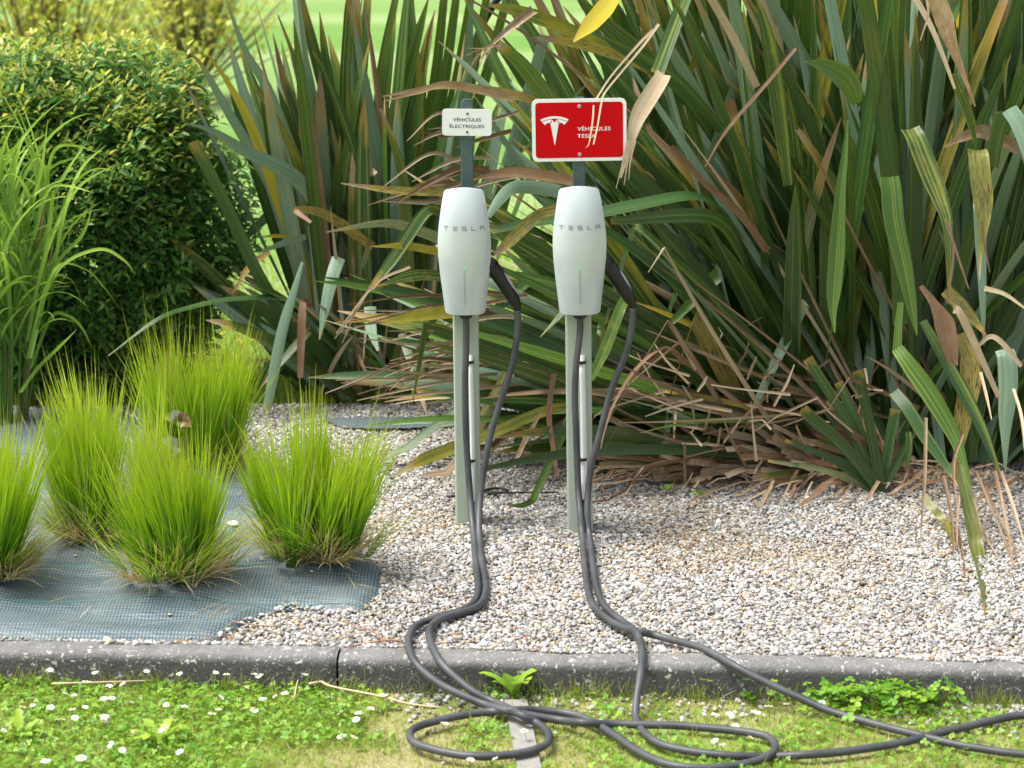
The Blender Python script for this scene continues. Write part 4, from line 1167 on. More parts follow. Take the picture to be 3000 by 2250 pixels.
H(zC((1150, 95), (1180, 110), (1280, 320), (1370, 520)), (6.88, 6.85), [22, 24, 18, 14], dead=1.0)
H(zC((1480, 370), (1390, 260), (1330, 225), (1270, 270)), (6.88, 6.9), [12, 16, 16, 10], dead=1.0)
H(zC((860, 495), (930, 580), (1010, 710), (1110, 850), (1170, 950)), (7.0, 6.8), [34, 38, 38, 26, 4], yel=0.1, age=0.25)
H(zC((1005, 1000), (1050, 1060), (1110, 1130), (1165, 1260)), (6.9, 6.75), [24, 24, 20, 4], yel=0.2, age=0.6)
H(zC((930, 690), (935, 760), (925, 870)), (6.9, 6.88), [18, 20, 4], yel=0.5, age=0.1)
H(zC((1110, 0), (1200, 90), (1270, 170), (1310, 225)), (6.95, 6.9), [40, 42, 30, 4], yel=0.3, age=0.6)
H(zC((1300, -10), (1400, 20), (1500, 90)), (6.95, 6.9), [16, 12, 6], dead=0.9)
for p in [((1195, 700), (1150, 850), (1170, 1100)), ((1100, 900), (1140, 1100), (1150, 1310)), ((1015, 620), (1010, 900), (990, 1210)), ((1260, 880), (1330, 1050), (1400, 1230), (1445, 1430)),
          ((1350, 880), (1400, 1100), (1440, 1350)), ((1240, 980), (1280, 1150), (1360, 1290)), ((1380, 880), (1440, 1050), (1500, 1250)), ((1300, 960), (1420, 1200), (1470, 1340)), ((1200, 900), (1170, 1050), (1165, 1260)),
          ((1165, 1150), (1190, 1290), (1205, 1400)), ((1440, 480), (1480, 620), (1500, 820)), ((1280, 400), (1310, 520), (1335, 630))]:
    H(zC(*p), (6.85, 6.6), [rnd(8, 13), rnd(7, 11), 3], dead=1.0 if random.random() < 0.8 else 0.8, fold=0.6)
H(z2((1300, 640), (1040, 605), (820, 670), (650, 745), (380, 850), (180, 930), (0, 1030)), (7.4, 7.0), [26, 30, 34, 36, 40, 38, 6], yel=0.75, age=0.45)
H(z2((1110, 600), (1045, 745), (950, 950), (870, 1130), (840, 1180), (770, 1205), (690, 1200)), (7.3, 6.95), [24, 28, 26, 24, 22, 16, 4], yel=0.55, age=0.3)
H(z2((1420, -60), (1380, 20), (1300, 230), (1205, 440)), (7.1, 6.95), [30, 34, 36, 18], yel=0.6, age=0.0, seed=0.9)
H(z2((1800, 330), (1659, 245), (1480, 375), (1350, 580), (1290, 740), (1265, 860)), (7.3, 6.95), [14, 13, 12, 10, 8, 3], dead=1.0, N=(0, -0.5, 1))
H(z2((980, 400), (950, 650), (980, 880), (1000, 1030)), (7.2, 7.1), [16, 18, 16, 12], dead=1.0)
H(z2((900, 640), (800, 820), (735, 970)), (7.2, 7.1), [10, 16, 14], dead=1.0)
H(zG((1180, 1250), (1060, 1262), (930, 1278), (785, 1303)), (7.2, 7.0), [40, 42, 34, 3], yel=0.85, age=0.15)
H(zG((1140, 1020), (1020, 1018), (880, 995), (738, 998)), (7.2, 7.0), [24, 26, 24, 2], yel=0.85, age=0.05)
H(zG((1080, 850), (1025, 855), (960, 862), (840, 1035), (740, 1170)), (7.2, 7.0), [26, 34, 38, 36, 16], yel=0.6, age=0.35)
for p in [((740, 1160), (680, 1260), (595, 1370)), ((750, 1150), (690, 1240), (625, 1390)), ((900, 1080), (760, 1150), (600, 1350))]:
    H(zG(*p), (7.02, 7.0), [9, 7, 2], dead=1.0)
H(zG((1320, 400), (1120, 350), (1020, 345), (940, 370), (800, 408)), (7.1, 7.0), [22, 26, 22, 14, 3], dead=0.75, yel=0.9, age=0.9)
H(zG((1100, 780), (980, 775), (830, 770), (620, 742)), (7.2, 7.1), [26, 28, 20, 3], yel=0.4, age=0.85)
H(zG((1080, 1000), (960, 945), (800, 905), (560, 940)), (7.2, 7.1), [34, 36, 22, 4], yel=0.3, age=0.6, N=(0, 1, 0.2))
H(zG((1040, 1120), (920, 1115), (760, 1160)), (7.2, 7.1), [32, 34, 3], yel=0.6, age=0.4)
for k_ in range(26):                                   # bundle of broken straws pointing left, low
    x0, y0 = rnd(1150, 1400), rnd(1180, 1560)
    H(zG((x0, y0), (x0 - rnd(150, 280), y0 + rnd(-40, 60)), (x0 - rnd(330, 640), y0 + rnd(-30, 130))), (7.35, rnd(6.98, 7.3)), [rnd(8, 16), rnd(7, 12), 3], dead=1.0, fold=0.7, key=20)
for k_ in range(16):
    x0, y0 = rnd(1100, 1350), rnd(380, 900)
    H(zG((x0, y0), (x0 - rnd(100, 180), y0 + rnd(-40, 50)), (x0 - rnd(220, 420), y0 + rnd(0, 120))), (7.4, rnd(7.0, 7.3)), [rnd(8, 22), rnd(8, 18), 2], dead=0.9, fold=0.7, key=20)
F1.build(300)

# a second clump behind, at the edge of the bed
F2 = Flax((RX + 0.55, RY + 0.75, 0), 'dense dark flax plant crowded behind the huge one')
random_flax(F2, RX + 0.35, RY + 0.6, 0.75, 0.25, 220, (0, 360), (62, 88), (1.5, 2.3), 0.04, (50, 78), 0.7, 0.15, (4, 30), 0.04)
random_flax(F2, RX - 0.35, RY + 0.55, 0.35, 0.2, 60, (120, 220), (62, 86), (1.2, 1.9), 0.04, (45, 70), 0.6, 0.2, (4, 30), 0.04, flip=0.1)
F2.build(200)

# ------------------------------------------------------------------ flax to the left, standing more upright
LB = gp(1075, 1165)
F3 = Flax((LB[0], LB[1] + 0.1, 0), 'upright blue-green flax plant with spiky leaves between the shrub and the white sign')
random_flax(F3, LB[0], LB[1] + 0.12, 0.22, 0.16, 44, (70, 290), (62, 82), (0.95, 1.35), 0.02, (46, 68), 0.7, 0.36, (0, 14), 0.02, flip=0.5)
random_flax(F3, LB[0], LB[1] + 0.12, 0.25, 0.16, 34, (0, 360), (72, 89), (0.9, 1.6), 0.03, (46, 68), 0.75, 0.36, (0, 12), 0.02, flip=0.5)
random_flax(F3, LB[0] + 0.12, LB[1] + 0.22, 0.22, 0.15, 20, (-60, 40), (66, 86), (1.0, 1.5), 0.03, (44, 64), 0.75, 0.36, (0, 12), 0.02, flip=0.5)
random_flax(F3, LB[0] - 0.05, LB[1] + 0.02, 0.2, 0.12, 16, (150, 215), (35, 60), (0.5, 0.8), 0.05, (40, 60), 0.6, 0.3, (5, 40), 0.1)
random_flax(F3, LB[0], LB[1] + 0.0, 0.25, 0.1, 40, (160, 320), (30, 80), (0.3, 0.8), 0.45, (24, 44), 0.6, 0.3, (5, 50), 0.3)
H = F3.hero
H(zG((760, 1450), (640, 1080), (560, 880), (430, 715), (230, 610), (100, 530), (-10, 498)), (8.6, 8.1), [40, 46, 50, 56, 54, 34, 3], yel=0.1, age=0.05, N=(0, 1, -0.2), seed=0.7)
H(zG((560, 1590), (400, 1300), (280, 1100), (130, 780), (22, 572)), (8.5, 8.1), [40, 42, 44, 42, 38], yel=0.15, age=0.15)
H(zG((620, 1500), (480, 820), (340, 400), (230, 200), (150, -20)), (8.6, 8.35), [44, 48, 46, 36, 4], yel=0.1, age=0.1, N=(0, 1, 0), seed=0.9)
H(zG((600, 1400), (400, 900), (260, 520), (160, 330), (85, 225)), (8.6, 8.3), [40, 44, 42, 34, 6], yel=0.95, age=0.2)
H(zG((600, 1300), (350, 780), (150, 430), (60, 270), (10, 215)), (8.65, 8.3), [40, 44, 42, 34, 6], yel=0.2, age=0.3, N=(0, 1, 0.2))
H(zG((640, 1400), (480, 760), (370, 500), (240, 320)), (8.55, 8.25), [40, 44, 36, 6], yel=0.7, age=0.1)
H(zG((700, 1400), (600, 700), (520, 480), (450, 280), (365, 60)), (8.6, 8.4), [40, 46, 44, 30, 4], yel=0.5, age=0.4)
H(zG((740, 1400), (720, 800), (660, 560), (560, 300), (505, 205)), (8.5, 8.3), [40, 46, 46, 32, 6], yel=0.35, age=0.1)
H(zG((760, 1400), (560, 400), (450, -20)), (8.6, 8.5), [44, 46, 34], yel=0.3, age=0.3)
H(zG((700, 1400), (640, 500), (650, 100), (665, -30)), (8.6, 8.5), [44, 48, 40, 34], yel=0.6, age=0.2)
H(zG((760, 1400), (740, 700), (700, 300), (680, -20)), (8.6, 8.5), [44, 48, 44, 30], yel=0.4, age=0.35)
H(zG((840, 1400), (800, 900), (700, 300), (665, 20)), (8.6, 8.5), [44, 48, 44, 20], yel=0.5, age=0.3)
H(zG((740, 1350), (770, 500), (790, 250), (845, -20)), (8.6, 8.5), [44, 44, 38, 24], yel=0.5, age=0.1)
H(zG((900, 1350), (880, 800), (840, 600), (780, 440)), (8.45, 8.2), [44, 46, 38, 8], yel=0.3, age=0.5)
H(zG((940, 1300), (940, 600), (935, 300), (920, 70)), (8.7, 8.6), [40, 40, 30, 6], yel=0.8, age=0.1)
H(zG((930, 1300), (950, 500), (960, 250), (990, 75)), (8.7, 8.6), [40, 40, 30, 6], yel=0.7, age=0.1)
for x0, x1 in ((960, 1090), (1000, 1150), (930, 1040), (1050, 1215), (1080, 1300)):
    H(zG((x0, 1250), (x0 + 20, 700), ((x0 + x1) / 2 + 20, 300), (x1, -30)), (8.9, 8.7), [44, 46, 42, 28], yel=0.45, age=0.1, seed=0.9)
H(zG((640, 1450), (430, 1230), (200, 1212), (0, 1250), (-130, 1300), (-320, 1440)), (8.4, 8.0), [34, 36, 34, 30, 22, 5], yel=0.15, age=0.05, N=(0, -0.4, 1))
H(zG((612, 1042), (588, 1110), (562, 1220), (533, 1375)), (8.3, 8.15), [48, 46, 34, 3], yel=0.3, age=0.3, N=(0, 1, -0.3))
H(zG((500, 1240), (470, 1222), (462, 1300), (455, 1530)), (8.3, 8.2), [16, 30, 28, 20], dead=1.0)
H(zG((465, 1060), (430, 1180), (380, 1350), (320, 1660)), (8.2, 8.05), [10, 34, 40, 30], yel=0.05, age=0.1, N=(0, 1, 0.2))
H(zG((738, 1240), (742, 1330), (770, 1420)), (8.1, 8.0), [42, 38, 8], yel=0.1, age=0.2, N=(0, 1, 0))
H(zG((750, 1000), (560, 870), (440, 850), (500, 900)), (8.3, 8.1), [30, 38, 26, 10], yel=0.5, age=0.9)
H(zG((420, 960), (360, 955), (290, 960)), (8.3, 8.2), [10, 14, 3], yel=1.1, age=0.6)
H(zG((480, 960), (390, 985), (285, 1025)), (8.3, 8.2), [24, 26, 3], yel=0.2, age=0.0, N=(0, 1, 0.2))
H(zG((330, 1020), (250, 1080), (180, 1190)), (8.4, 8.3), [20, 24, 4], yel=1.0, age=0.8, dead=0.4)
H(zG((760, 690), (740, 700), (725, 620), (712, 600)), (8.3, 8.2), [20, 22, 20, 6], dead=0.9)
F3.build(300)
# its dark arching flower stalk
P = catmull([yp(1260, 1000, 9.0), yp(1300, 620, 8.95), yp(1335, 420, 8.9), yp(1365, 220, 8.85), yp(1405, 90, 8.8), yp(1470, -20, 8.75), yp(1560, -120, 8.7)], 6)
V, F = tube(P, np.linspace(0.018, 0.013, len(P)), 10)
MB().add(V - F3.B, F).build('flower_stalk', M['flax_stalk'], F3.root, smooth=True)

# ------------------------------------------------------------------ grass tussocks
def blade_batch(base, dirs, L, W, curve, seed, dead, nseg=4, wprof=None):
    """many thin blades at once: arrays of n; returns V, F, attributes"""
    n = len(base)
    ss = np.linspace(0, 1, nseg + 1)
    wp = np.interp(ss, [0, 0.3, 0.75, 1], [0.8, 1, 0.65, 0.06]) if wprof is None else np.interp(ss, *wprof)
    out = dirs.copy(); out[:, 2] = 0; out /= np.maximum(1e-6, np.linalg.norm(out, axis=1))[:, None]
    P = base[:, None, :] + dirs[:, None, :] * (L[:, None] * ss)[:, :, None] \
        + (curve[:, None] * L[:, None] * ss ** 2)[:, :, None] * (out[:, None, :] * 0.75 + np.array([0, 0, -0.65]))
    th = rng.uniform(0, math.pi, n)
    side = np.stack([np.cos(th), np.sin(th) * 0.5, rng.uniform(-.2, .2, n)], 1)
    A = P - side[:, None, :] * (W[:, None] * wp)[:, :, None] / 2
    B = P + side[:, None, :] * (W[:, None] * wp)[:, :, None] / 2
    V = np.stack([A, B], 2).reshape(n, -1, 3)
    k = 2 * (nseg + 1)
    f = np.array([(2 * i, 2 * i + 1, 2 * i + 3, 2 * i + 2) for i in range(nseg)])
    F = (np.arange(n)[:, None, None] * k + f[None]).reshape(-1, 4)
    at = np.empty((n, nseg + 1, 2, 4), np.float32)
    at[..., 0] = seed[:, None, None]; at[..., 1] = ss[None, :, None]; at[..., 2] = 0; at[..., 3] = dead[:, None, None]
    V = V.reshape(-1, 3)
    return V, F, at.reshape(-1, 4)

TL = ['grass tussock on the fabric by the kerb, two others behind it',
      'grass tussock standing alone at the gravel edge nearest the white-sign charger',
      'narrow tall grass tussock between the blue-grey fabric and the reed',
      'broad bright grass tussock in front of the leafy shrub, bramble seedling before it',
      'yellowing grass tussock on the fabric, cut by the edge of the view']
for i, (tx, ty, h, r, n) in enumerate(TUSS):
    b0 = TB[i].copy(); b0[2] = float(fab_z(b0[0], b0[1])) if i != 3 else 0.0
    root = empty('grass_tussock', b0); tag(root, TL[i], 'grass', 'grass tussocks')
    def cloud(n, rr, spread, up=1.0, zmax=0.0):
        q = np.sqrt(rng.random(n)); th = rng.uniform(0, 2 * math.pi, n)
        base = np.stack([q * rr * np.cos(th), q * rr * np.sin(th), rng.uniform(-0.01, zmax + 0.001, n)], 1)
        tilt = (q * spread + rng.normal(0, 0.10, n))
        th2 = th + rng.normal(0, 0.5, n)
        d = np.stack([np.sin(tilt) * np.cos(th2), np.sin(tilt) * np.sin(th2), np.cos(tilt)], 1)
        cc_ = rng.normal(0, rr * 0.55, (14, 2)); own = np.argmin(((base[:, None, :2] - cc_[None]) ** 2).sum(-1), 1)   # a tussock is a crowd of small tufts
        base[:, :2] = cc_[own] * 0.55 + base[:, :2] * 0.45
        dd_ = rng.normal(0, 0.13, (14, 3)); dd_[:, 2] = 0
        d = d + dd_[own]; d /= np.linalg.norm(d, axis=1)[:, None]
        cloud.h = rng.uniform(0.72, 1.12, 14)[own]
        return base, d
    base, d = cloud(n, r * 0.74, 0.16)
    L = h * cloud.h * np.clip(rng.normal(0.88, 0.17, n), 0.35, 1.35)
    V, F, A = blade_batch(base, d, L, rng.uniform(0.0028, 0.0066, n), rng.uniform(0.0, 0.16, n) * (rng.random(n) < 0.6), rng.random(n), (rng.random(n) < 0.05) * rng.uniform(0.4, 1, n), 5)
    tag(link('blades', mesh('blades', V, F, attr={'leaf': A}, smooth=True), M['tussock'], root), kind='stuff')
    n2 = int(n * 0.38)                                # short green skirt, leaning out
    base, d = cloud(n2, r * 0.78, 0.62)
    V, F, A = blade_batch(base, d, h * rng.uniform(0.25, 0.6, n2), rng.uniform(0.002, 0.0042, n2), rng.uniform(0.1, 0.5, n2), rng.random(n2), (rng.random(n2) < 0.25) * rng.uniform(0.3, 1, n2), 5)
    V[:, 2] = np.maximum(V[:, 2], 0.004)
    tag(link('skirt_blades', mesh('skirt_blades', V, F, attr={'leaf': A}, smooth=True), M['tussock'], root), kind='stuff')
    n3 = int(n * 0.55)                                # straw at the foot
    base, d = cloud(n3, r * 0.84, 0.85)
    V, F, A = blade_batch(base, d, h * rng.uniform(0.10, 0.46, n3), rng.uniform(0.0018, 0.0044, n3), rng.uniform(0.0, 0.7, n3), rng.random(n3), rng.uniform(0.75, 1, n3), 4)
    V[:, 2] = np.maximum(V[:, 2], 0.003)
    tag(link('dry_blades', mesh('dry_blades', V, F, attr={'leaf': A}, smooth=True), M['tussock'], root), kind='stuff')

# ------------------------------------------------------------------ tall reed grass at the left
rb = gp(0, 1240)
reed = empty('reed_grass', rb); tag(reed, 'tall reed grass with long arching pale green leaves in front of the shrub', 'grass')
for k in range(46):
    th, q = rnd(0, 6.28), math.sqrt(random.random())
    b_ = np.array([rb[0] - 0.04 + 0.13 * q * math.cos(th), rb[1] + 0.09 * q * math.sin(th), 0.0])
    lx, ly = math.cos(th) * 0.16 * q + rnd(-.05, .05), math.sin(th) * 0.1 * q
    hgt = rnd(0.55, 0.85)
    P = catmull([b_, b_ + np.array([lx * 0.4, ly * 0.4, hgt * 0.5]), b_ + np.array([lx, ly, hgt])], 4)
    V, F = tube(P, np.linspace(0.005, 0.002, len(P)), 5)
    me = mesh('stalk', V - rb, [tuple(f) for f in F], attr={'leaf': np.tile((rnd(0, 1), 0.3, 0, 1.0 if random.random() < 0.2 else 0.0), (len(V), 1))}, smooth=True)
    link('stalk', me, M['reed'], reed)
    for j in range(6):                                # leaves up the stalk
        q = rnd(0.3, 1.0); o = P[int(q * (len(P) - 1))]
        az = rnd(0, 360); e0 = rnd(62, 86); L = rnd(0.30, 0.62)
        Q, ss = flax_path(o, az, e0, L, rnd(10, 120), rnd(-20, 20), None, 12)
        W = rnd(9, 16) / 1000 * np.interp(ss, [0, 0.15, 0.5, 1], [0.5, 0.9, 1, 0.04])
        V, F, U = ribbon(Q, W, (rnd(-.5, .5), -1, rnd(0, 0.8)), 0.25, 2, np.linspace(0, rnd(-1, 1), len(Q)))
        A = leaf_attr(len(V), random.random() * 0.7, 0, 0, 0); A[:, 1] = U[:, 1] * 0.6 + 0.35
        if in_frame(Q, 60): link('leaf', mesh('leaf', V - rb, F, U, {'leaf': A}, smooth=True), M['reed'], reed)
for pts, w_ in [([(150, 850), (185, 640), (235, 500), (310, 425)], 14), ([(80, 1000), (130, 760), (220, 560), (340, 480)], 15), ([(90, 1050), (150, 800), (240, 690), (270, 608)], 14), ([(40, 900), (70, 700), (120, 500), (140, 350)], 15),
                ([(120, 900), (180, 780), (290, 730), (360, 760), (398, 805)], 13), ([(100, 1000), (160, 790), (250, 790), (310, 850), (350, 905)], 13), ([(90, 1080), (150, 930), (200, 925), (240, 960), (270, 1020)], 13),
                ([(80, 1050), (140, 830), (200, 815), (230, 860), (240, 910)], 12), ([(70, 800), (130, 560), (160, 440), (225, 428), (305, 455)], 13), ([(60, 1150), (110, 1080), (170, 1020), (225, 965)], 14),
                ([(100, 700), (140, 560), (200, 545), (275, 565)], 11), ([(10, 760), (30, 700), (50, 720), (66, 780)], 15), ([(20, 700), (40, 520), (60, 420), (90, 380)], 14), ([(130, 760), (150, 620), (158, 552)], 16)]:
    Q = catmull([yp(x, y, rb[1] - rnd(0.0, 0.14)) for x, y in pts], 5); ss = np.linspace(0, 1, len(Q))
    V, F, U = ribbon(Q, w_ / 1000 * np.interp(ss, [0, 0.3, 0.7, 1], [0.8, 1, 0.8, 0.05]), (0, -0.7, 0.7), 0.25, 2)
    A = leaf_attr(len(V), random.random() * 0.6, 0, 0, 0); A[:, 1] = U[:, 1] * 0.55 + 0.4
    link('leaf', mesh('leaf', V - rb, F, U, {'leaf': A}, smooth=True), M['reed'], reed)

# ------------------------------------------------------------------ leafy shrubs: twigs with pairs of leaves
def leaf_shape(L, W, droop=0.15):                     # six points, folded along the midrib: 4 quads/triangles as quads
    V = np.array([(0, 0, 0), (0.35 * L, -W / 2, 0.12 * W), (0.35 * L, 0, 0), (0.35 * L, W / 2, 0.12 * W), (0.72 * L, -W * 0.36, 0.08 * W - droop * L * 0.4), (0.72 * L, 0, -droop * L * 0.4), (0.72 * L, W * 0.36, 0.08 * W - droop * L * 0.4), (L, 0, -droop * L)])
    F = np.array([(0, 1, 2, 2), (0, 2, 3, 3), (1, 4, 5, 2), (2, 5, 6, 3), (4, 7, 5, 5), (5, 7, 6, 6)])
    U = np.array([(0.5, 0), (0, 0.35), (0.5, 0.35), (1, 0.35), (0, 0.7), (0.5, 0.7), (1, 0.7), (0.5, 1)])
    T = np.array([(0, 1, 2), (0, 2, 3), (1, 4, 5), (1, 5, 2), (2, 5, 6), (2, 6, 3), (4, 7, 5), (5, 7, 6)])
    return V, T, U

def frames(d, roll):                                  # rows: leaf direction, side, normal
    x = d / np.linalg.norm(d, axis=1)[:, None]
    up = np.tile((0, 0, 1.0), (len(d), 1))
    y = np.cross(up, x); y /= np.maximum(1e-6, np.linalg.norm(y, axis=1))[:, None]
    z = np.cross(x, y)
    c, s = np.cos(roll)[:, None], np.sin(roll)[:, None]
    return x, y * c + z * s, z * c - y * s

def leafy(root, org, pos, d, size, young, mat, most, aspect=0.38, seedv=None):
    n = len(pos)
    V0, T0, U0 = leaf_shape(1.0, aspect)
    x, y, z = frames(d, rng.normal(0, 0.5, n))
    seed = rng.random(n) if seedv is None else seedv
    V = pos[:, None, :] + size[:, None, None] * (V0[None, :, 0:1] * x[:, None] + V0[None, :, 1:2] * y[:, None] + V0[None, :, 2:3] * z[:, None])
    A = np.zeros((n, len(V0), 4), np.float32); A[..., 0] = seed[:, None]; A[..., 1] = young[:, None]; A[..., 3] = 1
    vis = np.argsort(pos[:, 1] - 0.35 * pos[:, 2] + rng.normal(0, 0.25, n) - size * 3)
    sel = vis[:most]; rest = vis[most:]
    for i in sel:
        me = mesh('leaf', V[i] - org, T0, U0, {'leaf': A[i]}, smooth=True)
        link('leaf', me, mat, root)
    if len(rest):
        k = len(V0)
        F = (np.arange(len(rest))[:, None, None] * k + T0[None]).reshape(-1, 3)
        me = mesh('foliage', V[rest].reshape(-1, 3) - org, F, np.tile(U0, (len(rest), 1)), {'leaf': A[rest].reshape(-1, 4)}, smooth=True)
        tag(link('foliage', me, mat, root), kind='stuff')

def twigs(root, org, starts, ends, rad, mat, name='twigs'):
    mb = MB()
    for a_, b_ in zip(starts, ends):
        V, F = tube([a_ - org, (a_ + b_) / 2 - org + rng.normal(0, 0.01, 3), b_ - org], [rad, rad * 0.8, rad * 0.4], 4, caps=False)
        mb.add(V, F)
    return tag(mb.build(name, mat, root), kind='stuff')

sb_ = gp(215, 1175)
SC = np.array([sb_[0], sb_[1] + 0.32, 0.0])
shrub = empty('shrub', SC); tag(shrub, 'dense rounded shrub of small pointed leaves with bronze young tips on top', 'shrub')
SR = np.array([0.60, 0.50, 1.0])
n = 4300
u = rng.normal(size=(n, 3)); u /= np.linalg.norm(u, axis=1)[:, None]
u[:, 1] = np.where(u[:, 1] > 0.5, -u[:, 1], u[:, 1])
zc = 0.62
def shrub_pt(u, q):
    rr = np.stack([SR[0] * np.ones(len(u)), SR[1] * np.ones(len(u)), np.where(u[:, 2] > 0, 0.70, 0.62)], 1)
    lump = 1 + 0.14 * (vnoise(u[:, 0] * 3 + 5, u[:, 2] * 3 + u[:, 1], 1.2, 41) - 0.5) * 2
    return SC + np.array([0, 0, zc]) + np.sign(u) * np.abs(u) ** 0.86 * rr * (q * lump)[:, None]
q = np.where(rng.random(n) < 0.62, rng.uniform(0.84, 1.0, n) + 0.09 * (rng.random(n) < 0.12), rng.uniform(0.50, 0.86, n))
tipP = shrub_pt(u, q)
grow = nrm(np.array([0, 0, 1])) * 0.75 + u * np.array([0.8, 0.8, 0.45]) + rng.normal(0, 0.22, (n, 3))
grow /= np.linalg.norm(grow, axis=1)[:, None]
tl = rng.uniform(0.09, 0.17, n)
st_ = tipP - grow * tl[:, None]
ok = (tipP[:, 2] > 0.03) & (st_[:, 2] > 0.0)
tipP, st_, grow, tl, u, q = tipP[ok], st_[ok], grow[ok], tl[ok], u[ok], q[ok]
pos, d, sz, yg = [], [], [], []
for i in range(len(tipP)):
    m_ = 6
    e1 = nrm(np.cross(grow[i], (0.3, 0.8, 0.1))); e2 = np.cross(grow[i], e1)
    for k in range(m_):
        f = (k + 0.6) / m_
        for sgn in (0, 1):
            a_ = k * 1.57 + sgn * math.pi + rnd(-0.4, 0.4)
            o = e1 * math.cos(a_) + e2 * math.sin(a_)
            open_ = 1.25 - 0.55 * f
            dd = grow[i] * math.cos(open_) + o * math.sin(open_) + np.array([0, 0, rnd(-0.35, 0.05)])
            pos.append(st_[i] + grow[i] * tl[i] * f); d.append(dd); sz.append(rnd(0.042, 0.066) * (1.0 - 0.35 * f * f))
            top = max(0.0, u[i][2]) * 0.95 + (0.45 if random.random() < 0.3 else 0.05)
            yg.append(min(1.0, max(0.0, (f - 0.62) * 2.6) * top * (1.0 if q[i] > 0.84 else 0.15) + rnd(0, 0.05)))
leafy(shrub, SC, np.array(pos), np.array(d), np.array(sz), np.array(yg), M['shrub'], 300, 0.34)
twigs(shrub, SC, st_[::2] - grow[::2] * 0.05, tipP[::2], 0.0022, M['bark'])
for k in range(14):                                    # main branches
    a_ = rnd(0, 6.28); b_ = SC + np.array([math.cos(a_) * 0.12, math.sin(a_) * 0.1, 0.0])
    e = SC + np.array([math.cos(a_) * rnd(0.2, 0.45), math.sin(a_) * rnd(0.2, 0.4), rnd(0.6, 1.05)])
    P = catmull([b_, (b_ + e) / 2 + rng.normal(0, 0.05, 3), e], 4)
    V, F = tube(P, np.linspace(0.012, 0.004, len(P)), 6)
    MB().add(V - SC, F).build('branch', M['bark'], shrub, smooth=True)

# small leafy weeds along the shrub's foot
for k, (px_, py_, sp, nl) in enumerate([(330, 1190, 0.10, 60), (480, 1185, 0.12, 70), (620, 1178, 0.10, 50), (150, 1192, 0.1, 40)]):
    b_ = gp(px_, py_)
    w_ = empty('ivy_weed', b_); tag(w_, 'low leafy weed growing at the foot of the shrub', 'weed', 'weeds under the shrub')
    pp = b_ + np.stack([rng.normal(0, sp, nl), rng.normal(0.04, 0.05, nl), rng.uniform(0.01, 0.13, nl)], 1)
    dd = rng.normal(0, 1, (nl, 3)); dd[:, 2] = np.abs(dd[:, 2]) * 0.4
    leafy(w_, b_, pp, dd, rng.uniform(0.025, 0.05, nl), rng.random(nl) * 0.35, M['shrub'], nl, 0.6)
    twigs(w_, b_, np.repeat(b_[None], 6, 0), pp[:6], 0.002, M['stem'], 'stems')

# yellow-green bushes far behind
for k, (px_, py_, Y_, rx, rz, n, lab) in enumerate([(150, 420, 15.5, 1.05, 1.5, 3600, 'loose yellow-green bush in the lawn behind the leafy shrub'), (560, 330, 18.5, 1.05, 1.25, 3000, 'pale feathery yellow bush farthest off in the lawn')]):
    b_ = yp(px_, py_, Y_); b_ = np.array([b_[0], Y_, 0.0])
    bush = empty('yellow_bush', b_); tag(bush, lab, 'bush', 'yellow bushes in the lawn')
    starts, ends = [], []
    for j in range(170):
        a_, e = rnd(0, 6.28), rnd(0.15, 1.45); L = rnd(0.5, 1.0)
        tip = b_ + np.array([math.cos(a_) * math.cos(e) * rx * L, math.sin(a_) * math.cos(e) * rx * L, math.sin(e) * rz * L + 0.25])
        s0 = b_ + (tip - b_) * rnd(0.0, 0.35)
        starts.append(s0); ends.append(tip)
    starts, ends = np.array(starts), np.array(ends)
    twigs(bush, b_, starts, ends, 0.006, M['bark'])
    i = rng.integers(0, len(starts), n); f = rng.uniform(0.45, 1.0, n)
    pp = starts[i] + (ends[i] - starts[i]) * f[:, None] + rng.normal(0, 0.055, (n, 3))
    dd = (ends[i] - starts[i]) + rng.normal(0, 0.6, (n, 3))
    leafy(bush, b_, pp, dd, rng.uniform(0.035, 0.07, n), rng.random(n) * 0.8, M['yellow_bush'], 60, 0.5)

# ------------------------------------------------------------------ turf in front of the kerb: blades, clover, daisies
def lawn_pts(n, x0=-1.5, x1=1.75, y0=4.72, deep=1.25):
    X = rng.uniform(x0, x1, n); Y = rng.uniform(y0, 6.0, n)
    k = kerb_t(X, Y); ok = (k > KW + 0.008) & (k < deep)
    X, Y = X[ok], Y[ok]
    return X, Y, kerb_t(X, Y)
def cover(X, Y):                                      # 0 bare and mossy .. 1 thick growth
    px, py = proj(np.stack([X, Y, np.full(len(X), LAWN_Z)], 1))
    c = vnoise(X, Y, 3.2, 51) * 0.55 + vnoise(X, Y, 9, 52) * 0.45
    c = c + 0.32 * np.clip((1150 - px) / 500, 0, 1) - 0.20 * np.clip((px - 1250) / 300, 0, 1) * np.clip((2110 - py) / 90, 0, 1)
    c = c - 0.22 * np.clip((py - 2170) / 60, 0, 1) * (px < 1200)
    return c
CG = np.zeros((400, 200), bool)                       # cells of 1 cm under the cables
for P in CABLES:
    P = P[P[:, 2] < 0.02]
    for dx in (-0.012, 0, 0.012):
        for dy in (-0.022, -0.011, 0, 0.008):
            ix, iy = ((P[:, 0] + dx + 2) * 100).astype(int), ((P[:, 1] + dy - 4.5) * 100).astype(int)
            k_ = (ix >= 0) & (ix < 400) & (iy >= 0) & (iy < 200); CG[ix[k_], iy[k_]] = True
def near_cable(X, Y):
    ix, iy = np.clip(((X + 2) * 100).astype(int), 0, 399), np.clip(((Y - 4.5) * 100).astype(int), 0, 199)
    return CG[ix, iy]
